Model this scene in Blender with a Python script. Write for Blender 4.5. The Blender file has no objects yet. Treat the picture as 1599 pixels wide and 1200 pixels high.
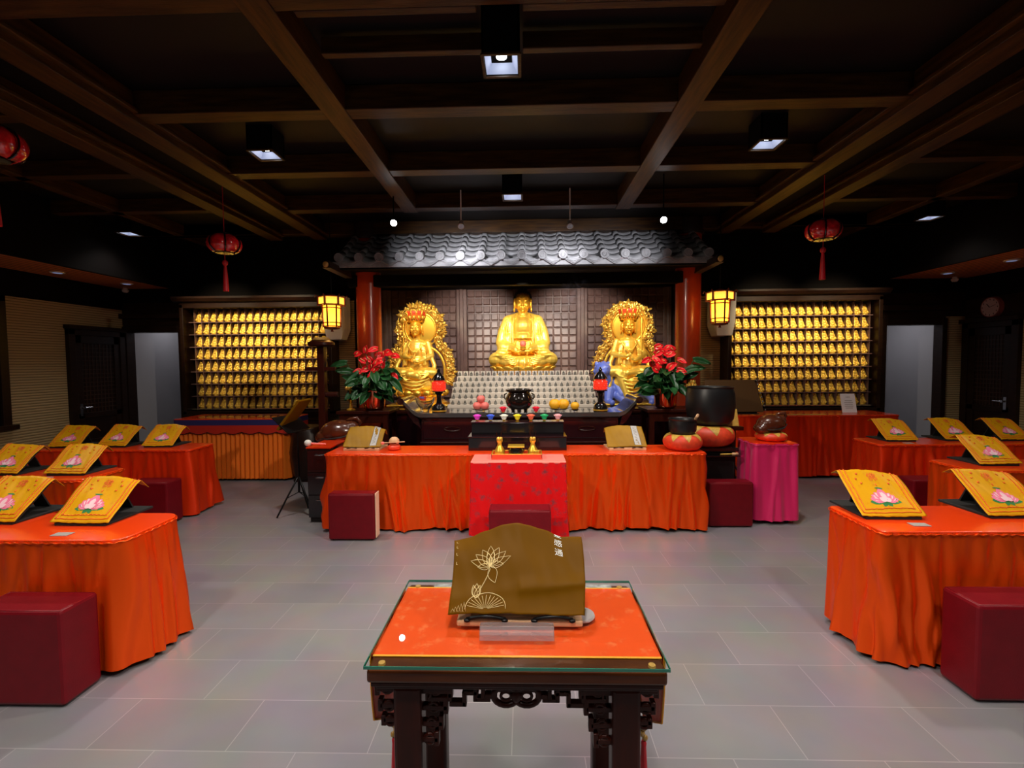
import bpy, bmesh, math, random
from mathutils import Vector, Matrix, Euler, noise
C = bpy.context.scene.collection
PI = math.pi
random.seed(7)

# ------------------------------------------------------------------ camera
sc = bpy.context.scene
F_PX, W_PX, H_PX, CAM_Z = 735.0, 1599.0, 1200.0, 1.62
yaw, pitch, roll = math.atan(20.5/735), math.atan(35/735), math.radians(.5)
fw = Vector((-math.sin(yaw)*math.cos(pitch), math.cos(yaw)*math.cos(pitch), -math.sin(pitch)))
rt = fw.cross(Vector((0, 0, 1))).normalized(); up = rt.cross(fw)
r2 = rt*math.cos(roll) - up*math.sin(roll); u2 = up*math.cos(roll) + rt*math.sin(roll)
cam_data = bpy.data.cameras.new('camera'); cam = bpy.data.objects.new('camera', cam_data); C.objects.link(cam)
cam_data.sensor_width = 36; cam_data.lens = F_PX/W_PX*36; cam_data.clip_start = .05; cam_data.clip_end = 100
M3 = Matrix((r2, u2, -fw)).transposed()
cam.matrix_world = Matrix.Translation((0, 0, CAM_Z)) @ M3.to_4x4()
sc.camera = cam

# ------------------------------------------------------------------ world, exposure
wd = bpy.data.worlds.new('world'); sc.world = wd; wd.use_nodes = True
wd.node_tree.nodes['Background'].inputs[0].default_value = (1, .9, .8, 1)
wd.node_tree.nodes['Background'].inputs[1].default_value = .02
sc.view_settings.view_transform = 'Standard'; sc.view_settings.look = 'None'
sc.view_settings.gamma = 1; sc.view_settings.exposure = 0.0
sc.view_settings.use_curve_mapping = False

# ------------------------------------------------------------------ lights of the room and added fill spots
def lamp(kind, loc, power, color=(1, 1, 1), target=None, size=.15, angle=None, blend=.6, spread=None):
    d = bpy.data.lights.new('lamp_light', kind); d.energy = power; d.color = color
    o = bpy.data.objects.new('lamp_light', d); C.objects.link(o); o.location = loc
    if kind == 'SPOT':
        d.shadow_soft_size = size; d.spot_size = math.radians(angle or 100); d.spot_blend = blend
    elif kind == 'AREA':
        d.shape = 'SQUARE'; d.size = size
        if spread: d.spread = math.radians(spread)
    else: d.shadow_soft_size = size
    if target is not None:
        o.rotation_euler = (Vector(target)-Vector(loc)).to_track_quat('-Z', 'Y').to_euler()
    return o
WARM, NEUT, COOL = (1, .80, .56), (1, .93, .85), (.95, .94, 1)
CEIL = 3.4
downlights = [(-.12, 2.75, 3.3), (-.12, 5.13, 3.38), (-2.17, 4.0, 3.38), (2.0, 4.0, 3.38), (-5.3, 6.27, 3.38), (5.1, 6.16, 3.38)]
DL_POWER = [140, 50, 170, 170, 25, 25]
for (x, y, z), pw in zip(downlights, DL_POWER):
    lamp('SPOT', (x, y, z-.03), pw*1.0, NEUT, (x, y, 0), .07, 125, .9)
# unseen spots added as fill, behind the camera and at the sides
for x, y in ((-2.17, .9), (2.0, .9), (-.1, .4), (-2.17, -1.6), (2.0, -1.6), (-4.9, 3.2), (4.8, 3.2), (-4.9, .5), (4.8, .5)):
    lamp('SPOT', (x, y, 3.35), 190 if abs(x) < 3 else 60, NEUT, (x, y, 0), .1, 130, .9)
for x, tx, ty, pw in ((-2.1, 1.1, 4.4, 330), (2.0, -1.3, 4.4, 330), (-.2, -3.0, 2.4, 130), (.1, 3.0, 2.5, 130)):
    lamp('SPOT', (x, 1.5, 3.3), pw, (1, .88, .74), (tx, ty, .35), .05, 70, .8)  # unseen spots added to rake light across the satin skirts
# ceiling wall-washers of the two statue cabinets
for x in (-4.75, -3.75, 3.75, 4.75):
    lamp('SPOT', (x, 5.35, 3.32), 330, (1, .80, .50), (x*1.0, 7.4, 2.15), .05, 42, 1.0)
# two bright spotlights aimed at the eave and the altar, four hidden under the eave
SPOTS = [(-1.398, 5.10, 3.10), (1.476, 5.10, 3.09)]
for (x, y, z) in SPOTS:
    lamp('SPOT', (x*.85, y-.02, z-.02), 50, COOL, (x*.80, 6.05, 2.93), .03, 72, .8)
    lamp('SPOT', (x, y+.03, z-.04), 60, (1, .93, .84), (x*.6, 5.9, 0.9), .03, 95, .9)
for x in (-.719, .523): lamp('SPOT', (x, 5.50, 3.15), 42, COOL, (x*.75-.03, 6.05, 2.93), .03, 108, .8)  # eave light added at the two middle spotlights, whose heads are unlit
lamp('SPOT', (-.03, 6.3, 2.68), 145, (1, .86, .60), (-.03, 7.75, 2.05), .05, 50, .6)
lamp('SPOT', (-.75, 6.82, 2.74), 110, (1, .90, .80), (-.95, 8.4, 1.9), .05, 80, .5)
lamp('SPOT', (.70, 6.82, 2.74), 110, (1, .90, .80), (.90, 8.4, 1.9), .05, 80, .5)
lamp('SPOT', (-1.50, 6.15, 2.68), 72, (1, .86, .60), (-1.6, 7.2, 1.95), .05, 74, .6)
lamp('SPOT', (1.45, 6.15, 2.68), 72, (1, .86, .60), (1.57, 7.2, 1.95), .05, 74, .6)
lamp('SPOT', (-.4, 6.15, 2.68), 60, (1, .94, .88), (-.5, 6.8, 1.1), .05, 85, .8)
lamp('SPOT', (.4, 6.15, 2.68), 60, (1, .94, .88), (.5, 6.8, 1.1), .05, 85, .8)
# lights of the two passages behind the rear wall
lamp('AREA', (-6.0, 8.3, 2.6), 3.0, COOL, (-6.0, 8.3, 0), .3)
lamp('AREA', (6.0, 8.4, 2.6), 5.0, COOL, (6.0, 8.4, 0), .3)

# ------------------------------------------------------------------ materials
MATS = {}
def mat(name, col, rough=.5, metal=0., spec=.5, noise_amt=0., noise_scale=8., col2=None, emit=None, estr=0., coat=0., trans=0., bump=0., bump_scale=30., stretch=None, alpha=1., sheen=0.):
    m = bpy.data.materials.new(name); m.use_nodes = True; MATS[name] = m
    nt = m.node_tree; b = nt.nodes['Principled BSDF']
    b.inputs['Base Color'].default_value = (*col, 1); b.inputs['Roughness'].default_value = rough
    b.inputs['Metallic'].default_value = metal; b.inputs['Specular IOR Level'].default_value = spec
    b.inputs['Coat Weight'].default_value = coat; b.inputs['Coat Roughness'].default_value = .08
    b.inputs['Transmission Weight'].default_value = trans; b.inputs['Alpha'].default_value = alpha
    if sheen: b.inputs['Sheen Weight'].default_value = sheen; b.inputs['Sheen Roughness'].default_value = .4
    if emit: b.inputs['Emission Color'].default_value = (*emit, 1); b.inputs['Emission Strength'].default_value = estr
    if noise_amt or bump or col2:
        tc = nt.nodes.new('ShaderNodeTexCoord'); mp = nt.nodes.new('ShaderNodeMapping')
        nt.links.new(tc.outputs['Object'], mp.inputs[0])
        if stretch: mp.inputs['Scale'].default_value = stretch
        nz = nt.nodes.new('ShaderNodeTexNoise'); nz.inputs['Scale'].default_value = noise_scale; nz.inputs['Detail'].default_value = 5
        nt.links.new(mp.outputs[0], nz.inputs['Vector'])
        cr = nt.nodes.new('ShaderNodeValToRGB')
        c2 = col2 or tuple(c*(1-noise_amt) for c in col)
        cr.color_ramp.elements[0].position = .35; cr.color_ramp.elements[1].position = .68
        cr.color_ramp.elements[0].color = (*c2, 1); cr.color_ramp.elements[1].color = (*col, 1)
        nt.links.new(nz.outputs[0], cr.inputs[0]); nt.links.new(cr.outputs[0], b.inputs['Base Color'])
        if bump:
            nb = nt.nodes.new('ShaderNodeTexNoise'); nb.inputs['Scale'].default_value = bump_scale
            nt.links.new(mp.outputs[0], nb.inputs['Vector'])
            bp = nt.nodes.new('ShaderNodeBump'); bp.inputs['Strength'].default_value = bump; bp.inputs['Distance'].default_value = .01
            nt.links.new(nb.outputs[0], bp.inputs['Height']); nt.links.new(bp.outputs[0], b.inputs['Normal'])
    return m

mat('black_paint', (.004, .003, .003), .7, spec=.08)
mat('ceiling_panel', (.0035, .0025, .002), .55, spec=.3, noise_amt=.5, noise_scale=3)
mat('beam_wood', (.070, .029, .004), .42, spec=.3, noise_scale=6, col2=(.025, .009, .002), stretch=(.6, 6, 6), bump=.15)
mat('beam_wood_y', (.088, .036, .004), .42, spec=.3, noise_scale=6, col2=(.03, .011, .002), stretch=(6, .6, 6), bump=.15)
mat('soffit_wood', (.30, .11, .045), .45, noise_scale=5, col2=(.18, .06, .025), stretch=(8, .6, 1))
mat('dark_wood', (.024, .009, .004), .38, spec=.3, noise_scale=7, col2=(.013, .005, .003), stretch=(1, 1, 5))
mat('lattice_wood', (.045, .020, .012), .4, spec=.3)
mat('panel_wood', (.20, .115, .10), .38, noise_scale=9, col2=(.14, .078, .066))
mat('rosewood', (.038, .006, .003), .32, noise_scale=9, col2=(.022, .004, .002), stretch=(6, 6, 1), spec=.22)
mat('rosewood_top', (.085, .022, .005), .28, noise_scale=7, col2=(.05, .012, .004), stretch=(1, 7, 7), spec=.3)
mat('lacquer', (.018, .005, .007), .12, coat=.6)
mat('lacquer_top', (.05, .045, .045), .10, coat=1.0, spec=1.0)
mat('black_gloss', (.006, .005, .006), .15, coat=.5)
mat('black_cloth', (.008, .008, .008), .8)
mat('black_metal', (.01, .01, .01), .35, metal=.6)
mat('column_red', (.42, .045, .012), .28, coat=.25)
mat('satin', (1.0, .095, .004), .33, metal=.68, spec=.5)
mat('satin_deep', (.90, .045, .003), .36, metal=.55, spec=.5)
mat('satin_top', (.80, .05, .004), .24, spec=.5, coat=.25)
mat('pleat_orange', (.88, .19, .015), .5, spec=.2)
mat('valance_red', (.60, .03, .015), .5)
mat('navy', (.03, .025, .14), .6)
mat('magenta', (.62, .01, .11), .45, sheen=.2)
mat('pink_top', (.95, .25, .20), .35)
mat('leather', (.15, .002, .007), .40, spec=.28, bump=.10, noise_amt=.15, noise_scale=14, bump_scale=140)
mat('cream', (.75, .55, .38), .6)
mat('grey_clay', (.30, .30, .31), .55, noise_amt=.35, noise_scale=9)
mat('white_wall', (.44, .43, .45), .7)
mat('white_plastic', (.75, .72, .66), .45)
mat('paper', (.95, .95, .97), .6)
mat('card', (.36, .34, .32), .4)
mat('gold', (1.0, .60, .07), .30, metal=.75, spec=.6)
mat('gold_bright', (1.0, .66, .10), .36, metal=.55, spec=.6)
mat('gold_face', (1.0, .53, .05), .34, metal=.6, spec=.6)
mat('gold_lace', (1.0, .60, .10), .34, metal=.6, noise_amt=.45, noise_scale=30)
mat('hair_blue', (.008, .010, .022), .5)
mat('crown_red', (.75, .06, .02), .4)
mat('blue_paint', (.10, .15, .55), .35)
mat('pewter', (.10, .09, .07), .35, metal=.3)
mat('cream_step', (.62, .54, .44), .35)
mat('red_glass', (.75, .02, .01), .15, emit=(1, .05, .02), estr=.55)
mat('red_lantern', (.95, .02, .03), .12, coat=.8, noise_amt=.5, noise_scale=18, spec=.8)
mat('tassel_red', (.55, .01, .02), .5)
mat('lamp_paper', (1, .6, .1), .6, emit=(1, .50, .035), estr=2.2)
mat('lamp_paper_top', (1, .6, .1), .6, emit=(1, .52, .06), estr=1.7)
mat('lamp_wood', (.20, .03, .012), .35)
mat('down_glow', (.5, .55, .65), .3, emit=(.35, .45, .8), estr=.3)
mat('bulb', (1, 1, 1), .3, emit=(.95, .97, 1), estr=25)
mat('reflector', (.55, .58, .65), .2, metal=.9)
mat('copper', (.75, .28, .16), .16, metal=1.0)
mat('leaf', (.015, .10, .022), .38, noise_amt=.5, noise_scale=12)
mat('spathe', (.92, .018, .025), .30)
mat('spadix', (.85, .55, .2), .5)
mat('soil', (.02, .012, .008), .9)
mat('peach', (.88, .20, .17), .45)
mat('orange_fruit', (1.0, .50, .015), .45, bump=.2, noise_amt=.05, bump_scale=120)
mat('censer', (.02, .014, .012), .12, metal=.5, coat=.8)
mat('drum_black', (.006, .006, .007), .4)
mat('fish_wood', (.10, .022, .008), .25, coat=.3, noise_amt=.4, noise_scale=6)
mat('gold_trim_wood', (.45, .25, .06), .35)
mat('cushion_red', (.80, .06, .015), .5, noise_amt=.2, noise_scale=30)
mat('cushion_gold', (.72, .42, .06), .5, noise_amt=.3, noise_scale=60)
mat('pale_wood', (.72, .42, .22), .5, noise_amt=.2, noise_scale=10, stretch=(1, 8, 8))
mat('embroid', (.85, .66, .30), .6)
mat('embroid_white', (.85, .86, .80), .6)
mat('brown_cloth', (.15, .062, .001), .5, spec=.06, noise_amt=.15, noise_scale=3)
mat('brown_gold', (.36, .18, .008), .5, spec=.15, noise_amt=.3, noise_scale=4)
mat('brown_cloth_dark', (.06, .026, .006), .55, spec=.2)
mat('lotus_pink', (.90, .20, .34), .5); mat('lotus_pale', (.95, .62, .66), .5); mat('lotus_green', (.03, .22, .06), .5); mat('stitch_red', (.80, .11, .015), .6)
mat('glassware', (.97, .95, .93), .03, trans=1.0, spec=.6)
mat('glass_edge', (.02, .16, .11), .1, spec=.8)
mat('lace', (.50, .47, .47), .5, noise_amt=.6, noise_scale=40)
mat('disk_grey', (.42, .39, .39), .35)
mat('yellow_edge', (.80, .33, .02), .5)
mat('silver', (.75, .75, .78), .18, metal=1)
mat('clock_face', (.55, .38, .36), .5); mat('clock_rim', (.25, .06, .05), .3)
for nm, cc in (('cup_magenta', (.80, .06, .60)), ('cup_blue', (.05, .12, .72)), ('cup_white', (.85, .80, .68)), ('cup_yellow', (.95, .72, .03)), ('cup_coral', (.95, .16, .08)), ('cup_green', (.02, .42, .14)), ('cup_pink', (.95, .42, .45)), ('cup_red', (.85, .02, .05))):
    mat(nm, cc, .3, emit=cc, estr=.12)

for nm in ('lamp_paper', 'lamp_paper_top'): MATS[nm].node_tree.nodes['Principled BSDF'].inputs['Alpha'].default_value = .5
def glass_mat():
    m = bpy.data.materials.new('table_glass'); m.use_nodes = True; MATS['table_glass'] = m
    nt = m.node_tree; nt.nodes.clear()
    o = nt.nodes.new('ShaderNodeOutputMaterial'); mix = nt.nodes.new('ShaderNodeMixShader')
    t = nt.nodes.new('ShaderNodeBsdfTransparent'); t.inputs[0].default_value = (.97, 1, .985, 1)
    g = nt.nodes.new('ShaderNodeBsdfGlossy'); g.inputs['Roughness'].default_value = .02
    fr = nt.nodes.new('ShaderNodeFresnel'); fr.inputs[0].default_value = 1.5
    ge = nt.nodes.new('ShaderNodeNewGeometry'); sb = nt.nodes.new('ShaderNodeMath'); sb.operation = 'SUBTRACT'; sb.inputs[0].default_value = 1; nt.links.new(ge.outputs['Backfacing'], sb.inputs[1])
    mu = nt.nodes.new('ShaderNodeMath'); mu.operation = 'MULTIPLY'; nt.links.new(fr.outputs[0], mu.inputs[0]); nt.links.new(sb.outputs[0], mu.inputs[1]); nt.links.new(mu.outputs[0], mix.inputs[0]); nt.links.new(t.outputs[0], mix.inputs[1]); nt.links.new(g.outputs[0], mix.inputs[2])
    nt.links.new(mix.outputs[0], o.inputs[0])
glass_mat()
def acrylic_mat():
    m = bpy.data.materials.new('acrylic'); m.use_nodes = True; MATS['acrylic'] = m
    nt = m.node_tree; nt.nodes.clear(); N = nt.nodes.new
    o = N('ShaderNodeOutputMaterial'); m1 = N('ShaderNodeMixShader'); m2 = N('ShaderNodeMixShader'); t = N('ShaderNodeBsdfTransparent'); t.inputs[0].default_value = (.93, .9, .92, 1)
    g = N('ShaderNodeBsdfGlossy'); g.inputs['Roughness'].default_value = .04; d = N('ShaderNodeBsdfDiffuse'); d.inputs[0].default_value = (.8, .78, .8, 1)
    lw = N('ShaderNodeLayerWeight'); lw.inputs[0].default_value = .35; m2.inputs[0].default_value = .16
    nt.links.new(lw.outputs['Facing'], m1.inputs[0]); nt.links.new(m2.outputs[0], m1.inputs[1]); nt.links.new(g.outputs[0], m1.inputs[2])
    nt.links.new(t.outputs[0], m2.inputs[1]); nt.links.new(d.outputs[0], m2.inputs[2]); nt.links.new(m1.outputs[0], o.inputs[0])
acrylic_mat()

def floor_mat():
    m = mat('floor_tile', (.2, .19, .2), .38, spec=.4); nt = m.node_tree; b = nt.nodes['Principled BSDF']
    tc = nt.nodes.new('ShaderNodeTexCoord'); mp = nt.nodes.new('ShaderNodeMapping')
    mp.inputs['Location'].default_value = (-1.733, -2.16, 0)
    br = nt.nodes.new('ShaderNodeTexBrick'); br.inputs['Scale'].default_value = 1
    br.inputs['Brick Width'].default_value = .6; br.inputs['Row Height'].default_value = .3; br.inputs['Mortar Size'].default_value = .0022
    br.inputs['Mortar Smooth'].default_value = .3; br.inputs['Bias'].default_value = 0
    br.inputs['Color1'].default_value = (.225, .212, .225, 1); br.inputs['Color2'].default_value = (.200, .190, .203, 1); br.inputs['Mortar'].default_value = (.34, .31, .32, 1)
    nz = nt.nodes.new('ShaderNodeTexNoise'); nz.inputs['Scale'].default_value = 3; nz.inputs['Detail'].default_value = 6
    mx = nt.nodes.new('ShaderNodeMix'); mx.data_type = 'RGBA'; mx.blend_type = 'MULTIPLY'; mx.inputs[0].default_value = .35
    nt.links.new(tc.outputs['Object'], mp.inputs[0]); nt.links.new(mp.outputs[0], br.inputs['Vector']); nt.links.new(tc.outputs['Object'], nz.inputs['Vector'])
    nt.links.new(br.outputs['Color'], mx.inputs[6]); nt.links.new(nz.outputs['Color'], mx.inputs[7]); nt.links.new(mx.outputs[2], b.inputs['Base Color'])
    cr = nt.nodes.new('ShaderNodeMapRange'); cr.inputs[3].default_value = .30; cr.inputs[4].default_value = .46
    nt.links.new(nz.outputs[0], cr.inputs[0]); nt.links.new(cr.outputs[0], b.inputs['Roughness'])
floor_mat()

def wave_mat(name, c1, c2, scale, axis='Z', rough=.7, thr=(.1, .3)):
    m = mat(name, c1, rough); nt = m.node_tree; b = nt.nodes['Principled BSDF']
    tc = nt.nodes.new('ShaderNodeTexCoord'); w = nt.nodes.new('ShaderNodeTexWave'); w.bands_direction = axis; w.inputs['Scale'].default_value = scale
    w.inputs['Distortion'].default_value = .6; w.inputs['Detail'].default_value = 3; w.inputs['Detail Scale'].default_value = 1.5
    cr = nt.nodes.new('ShaderNodeValToRGB'); cr.color_ramp.elements[0].color = (*c2, 1); cr.color_ramp.elements[1].color = (*c1, 1)
    cr.color_ramp.elements[0].position = thr[0]; cr.color_ramp.elements[1].position = thr[1]
    nt.links.new(tc.outputs['Object'], w.inputs[0]); nt.links.new(w.outputs[0], cr.inputs[0]); nt.links.new(cr.outputs[0], b.inputs['Base Color'])
    bp = nt.nodes.new('ShaderNodeBump'); bp.inputs['Strength'].default_value = .35; bp.inputs['Distance'].default_value = .01
    nt.links.new(w.outputs[0], bp.inputs['Height']); nt.links.new(bp.outputs[0], b.inputs['Normal'])
    return m
wave_mat('bamboo_wall', (.46, .34, .17), (.20, .14, .06), 9.0)
wave_mat('soffit_slats', (.62, .20, .06), (.12, .035, .012), 3.2, 'X', .5)

def brocade(name, base, spot, scale=7.0, lo=.50, hi=.60, rough=.45):
    m = mat(name, base, rough, spec=.2); nt = m.node_tree; b = nt.nodes['Principled BSDF']
    tc = nt.nodes.new('ShaderNodeTexCoord'); v = nt.nodes.new('ShaderNodeTexVoronoi'); v.inputs['Scale'].default_value = scale
    nz = nt.nodes.new('ShaderNodeTexNoise'); nz.inputs['Scale'].default_value = scale*4; nz.inputs['Detail'].default_value = 4
    ml = nt.nodes.new('ShaderNodeMath'); ml.operation = 'MULTIPLY_ADD'; ml.inputs[1].default_value = -.9
    nt.links.new(tc.outputs['Object'], v.inputs[0]); nt.links.new(tc.outputs['Object'], nz.inputs['Vector'])
    nt.links.new(v.outputs['Distance'], ml.inputs[0]); nt.links.new(nz.outputs[0], ml.inputs[2])
    cr = nt.nodes.new('ShaderNodeValToRGB'); cr.color_ramp.elements[0].color = (*base, 1); cr.color_ramp.elements[1].color = (*spot, 1)
    cr.color_ramp.elements[0].position = lo-.35; cr.color_ramp.elements[1].position = hi-.35
    nt.links.new(ml.outputs[0], cr.inputs[0]); nt.links.new(cr.outputs[0], b.inputs['Base Color'])
brocade('red_brocade', (.62, .004, .006), (.22, .03, .04), 13, .46, .85)
brocade('runner_silk', (.74, .070, .008), (.76, .13, .035), 22, .50, .80, .4)
brocade('yellow_brocade', (.70, .34, .003), (.66, .25, .004), 26, .55, .85, .40)

# ------------------------------------------------------------------ mesh builder
class MB:
    def __init__(s): s.v = []; s.f = []; s.mi = []; s.cur = 0
    def add(s, vs, fs):
        o = len(s.v); s.v += [tuple(p) for p in vs]; s.f += [tuple(o+i for i in f) for f in fs]; s.mi += [s.cur]*len(fs); return s
    def box(s, x0, x1, y0, y1, z0, z1, rot=None, piv=None):
        vs = [Vector((x, y, z)) for z in (z0, z1) for y in (y0, y1) for x in (x0, x1)]
        if rot is not None:
            p = Vector(piv) if piv is not None else Vector(((x0+x1)/2, (y0+y1)/2, (z0+z1)/2)); R = Euler(rot).to_matrix()
            vs = [R @ (v-p) + p for v in vs]
        return s.add(vs, [(0, 2, 3, 1), (4, 5, 7, 6), (0, 1, 5, 4), (2, 6, 7, 3), (0, 4, 6, 2), (1, 3, 7, 5)])
    def cone(s, p0, p1, r0, r1, n=16, caps=True):
        p0, p1 = Vector(p0), Vector(p1); d = (p1-p0).normalized(); q = d.to_track_quat('Z', 'Y')
        vs = []
        for p, r in ((p0, r0), (p1, r1)):
            for i in range(n): a = 2*PI*i/n; vs.append(p + q @ Vector((r*math.cos(a), r*math.sin(a), 0)))
        fs = [(i, (i+1) % n, n+(i+1) % n, n+i) for i in range(n)]
        if caps: fs += [tuple(range(n-1, -1, -1)), tuple(range(n, 2*n))]
        return s.add(vs, fs)
    def ell(s, c, r, rot=None, nu=16, nv=10):
        c = Vector(c); R = Euler(rot).to_matrix() if rot else Matrix.Identity(3); vs = [c + R @ Vector((0, 0, -r[2]))]
        for j in range(1, nv):
            t = -PI/2+PI*j/nv
            for i in range(nu): a = 2*PI*i/nu; vs.append(c + R @ Vector((r[0]*math.cos(t)*math.cos(a), r[1]*math.cos(t)*math.sin(a), r[2]*math.sin(t))))
        vs.append(c + R @ Vector((0, 0, r[2]))); fs = [(0, 1+(i+1) % nu, 1+i) for i in range(nu)]
        for j in range(nv-2):
            a, b = 1+j*nu, 1+(j+1)*nu
            fs += [(a+i, a+(i+1) % nu, b+(i+1) % nu, b+i) for i in range(nu)]
        a = 1+(nv-2)*nu; fs += [(a+i, a+(i+1) % nu, len(vs)-1) for i in range(nu)]
        return s.add(vs, fs)
    def cap(s, p0, p1, r0, r1, n=12):
        p0, p1 = Vector(p0), Vector(p1); L = (p1-p0).length
        k = max(2, int(L/(min(r0, r1)*1.1))+1) if L > 1e-6 else 1
        s.cone(p0, p1, r0, r1, n); s.ell(p0, (r0,)*3, nu=n, nv=8); s.ell(p1, (r1,)*3, nu=n, nv=8); return s
    def tube(s, pts, r, n=8, closed=False):
        pts = [Vector(p) for p in pts]; N = len(pts); rr = r if isinstance(r, (list, tuple)) else [r]*N; vs = []; prev = None
        for i, p in enumerate(pts):
            d = (pts[(i+1) % N] if (closed or i < N-1) else p) - (pts[i-1] if (closed or i > 0) else p)
            d = d.normalized() if d.length > 1e-9 else Vector((0, 0, 1))
            if prev is None: x = d.orthogonal().normalized()
            else: x = (prev - d*prev.dot(d)); x = x.normalized() if x.length > 1e-6 else d.orthogonal().normalized()
            prev = x; y = d.cross(x)
            for k in range(n): a = 2*PI*k/n; vs.append(p + (x*math.cos(a)+y*math.sin(a))*rr[i])
        m = N if closed else N-1
        fs = [(i*n+k, i*n+(k+1) % n, ((i+1) % N)*n+(k+1) % n, ((i+1) % N)*n+k) for i in range(m) for k in range(n)]
        if not closed: fs += [tuple(range(n-1, -1, -1)), tuple(range((N-1)*n, N*n))]
        return s.add(vs, fs)
    def lathe(s, prof, c=(0, 0, 0), n=24, sy=1):
        vs = []; c = Vector(c)
        for r, z in prof:
            for i in range(n): a = 2*PI*i/n; vs.append(c+Vector((r*math.cos(a), r*math.sin(a)*sy, z)))
        fs = [(j*n+i, j*n+(i+1) % n, (j+1)*n+(i+1) % n, (j+1)*n+i) for j in range(len(prof)-1) for i in range(n)]
        fs += [tuple(range(n-1, -1, -1)), tuple(range((len(prof)-1)*n, len(prof)*n))]
        return s.add(vs, fs)
    def grid(s, fn, nu, nv, closed_u=False, flip=False):
        vs = [fn(i/nu, j/nv) for j in range(nv+1) for i in range(nu+(0 if closed_u else 1))]
        w = nu if closed_u else nu+1
        fs = []
        for j in range(nv):
            for i in range(nu):
                q = (j*w+i, j*w+(i+1) % w if closed_u else j*w+i+1, (j+1)*w+((i+1) % w if closed_u else i+1), (j+1)*w+i)
                fs.append(q[::-1] if flip else q)
        return s.add(vs, fs)
    def prism(s, poly, a0, a1, axis='y'):
        n = len(poly)
        mk = {'y': lambda p, t: (p[0], t, p[1]), 'x': lambda p, t: (t, p[0], p[1]), 'z': lambda p, t: (p[0], p[1], t)}[axis]
        vs = [mk(p, a0) for p in poly] + [mk(p, a1) for p in poly]
        fs = [(i, (i+1) % n, n+(i+1) % n, n+i) for i in range(n)] + [tuple(range(n-1, -1, -1)), tuple(range(n, 2*n))]
        return s.add(vs, fs)
    def mesh(s, name, mats, smooth=False, recalc=True):
        me = bpy.data.meshes.new(name); me.from_pydata(s.v, [], s.f)
        for m in (mats if isinstance(mats, (list, tuple)) else [mats]): me.materials.append(MATS[m])
        if len(me.materials) > 1:
            for p, i in zip(me.polygons, s.mi): p.material_index = i
        if recalc:
            bm = bmesh.new(); bm.from_mesh(me); bmesh.ops.recalc_face_normals(bm, faces=bm.faces); bm.to_mesh(me); bm.free()
        if smooth:
            me.shade_smooth()
            if smooth is not True: me.set_sharp_from_angle(angle=math.radians(smooth))
        return me
    def build(s, name, mats, parent=None, smooth=False, bevel=0, solid=0, recalc=True):
        o = bpy.data.objects.new(name, s.mesh(name, mats, smooth, recalc)); C.objects.link(o)
        if parent is not None: o.parent = parent
        if bevel:
            m = o.modifiers.new('bevel', 'BEVEL'); m.width = bevel; m.segments = 2; m.limit_method = 'ANGLE'; m.angle_limit = math.radians(40)
        if solid:
            m = o.modifiers.new('solid', 'SOLIDIFY'); m.thickness = solid; m.offset = 0
        return o
def bx(*a, **k): return MB().box(*a, **k)

def tag(o, label=None, cat=None, group=None, kind=None):
    if label: o['label'] = label
    if cat: o['category'] = cat
    if group: o['group'] = group
    if kind: o['kind'] = kind
    return o
def thing(name, label, cat, loc=(0, 0, 0), rz=0, group=None):
    o = bpy.data.objects.new(name, None); C.objects.link(o); o.location = loc; o.rotation_euler = (0, 0, rz); o.empty_display_size = .1
    return tag(o, label, cat, group)
def struct(name, mb, m, parent=None, **k):
    o = mb.build(name, m, parent, **k)
    if parent is None: o['kind'] = 'structure'
    return o
def dup(root, loc, rz, label, group=None):
    r = root.copy(); C.objects.link(r); r.location = loc; r.rotation_euler = (0, 0, rz); r['label'] = label
    if group: r['group'] = group
    for ch in list(root.children):
        c = ch.copy(); C.objects.link(c); c.parent = r
        for g in ch.children:
            d = g.copy(); C.objects.link(d); d.parent = c
    return r
def remesh(mb, name, m, voxel, smooth=4, dec=None, factor=.5):
    """fuse overlapping closed shapes into one continuous skin"""
    o = mb.build('tmp', m, None)
    r = o.modifiers.new('r', 'REMESH'); r.mode = 'VOXEL'; r.voxel_size = voxel; r.use_smooth_shade = True
    if smooth: q = o.modifiers.new('s', 'SMOOTH'); q.iterations = smooth; q.factor = factor
    if dec: q = o.modifiers.new('d', 'DECIMATE'); q.ratio = dec
    dg = bpy.context.evaluated_depsgraph_get(); me = bpy.data.meshes.new_from_object(o.evaluated_get(dg)); me.name = name
    me.materials.clear(); me.materials.append(MATS[m]); me.shade_smooth()
    bpy.data.objects.remove(o)
    return me
def put(me, name, parent=None, loc=(0, 0, 0)):
    o = bpy.data.objects.new(name, me); C.objects.link(o); o.location = loc
    if parent is not None: o.parent = parent
    return o

# ================================================================== SETTING
XL, XR, YB, YR = -6.5, 6.8, 7.5, -3.2
struct('floor', bx(XL-.1, XR+.1, YR-.1, 9.8, -.1, 0), 'floor_tile')
struct('ceiling', bx(XL-.1, XR+.1, YR-.1, 8.9, 3.58, 3.7), 'ceiling_panel')
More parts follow.
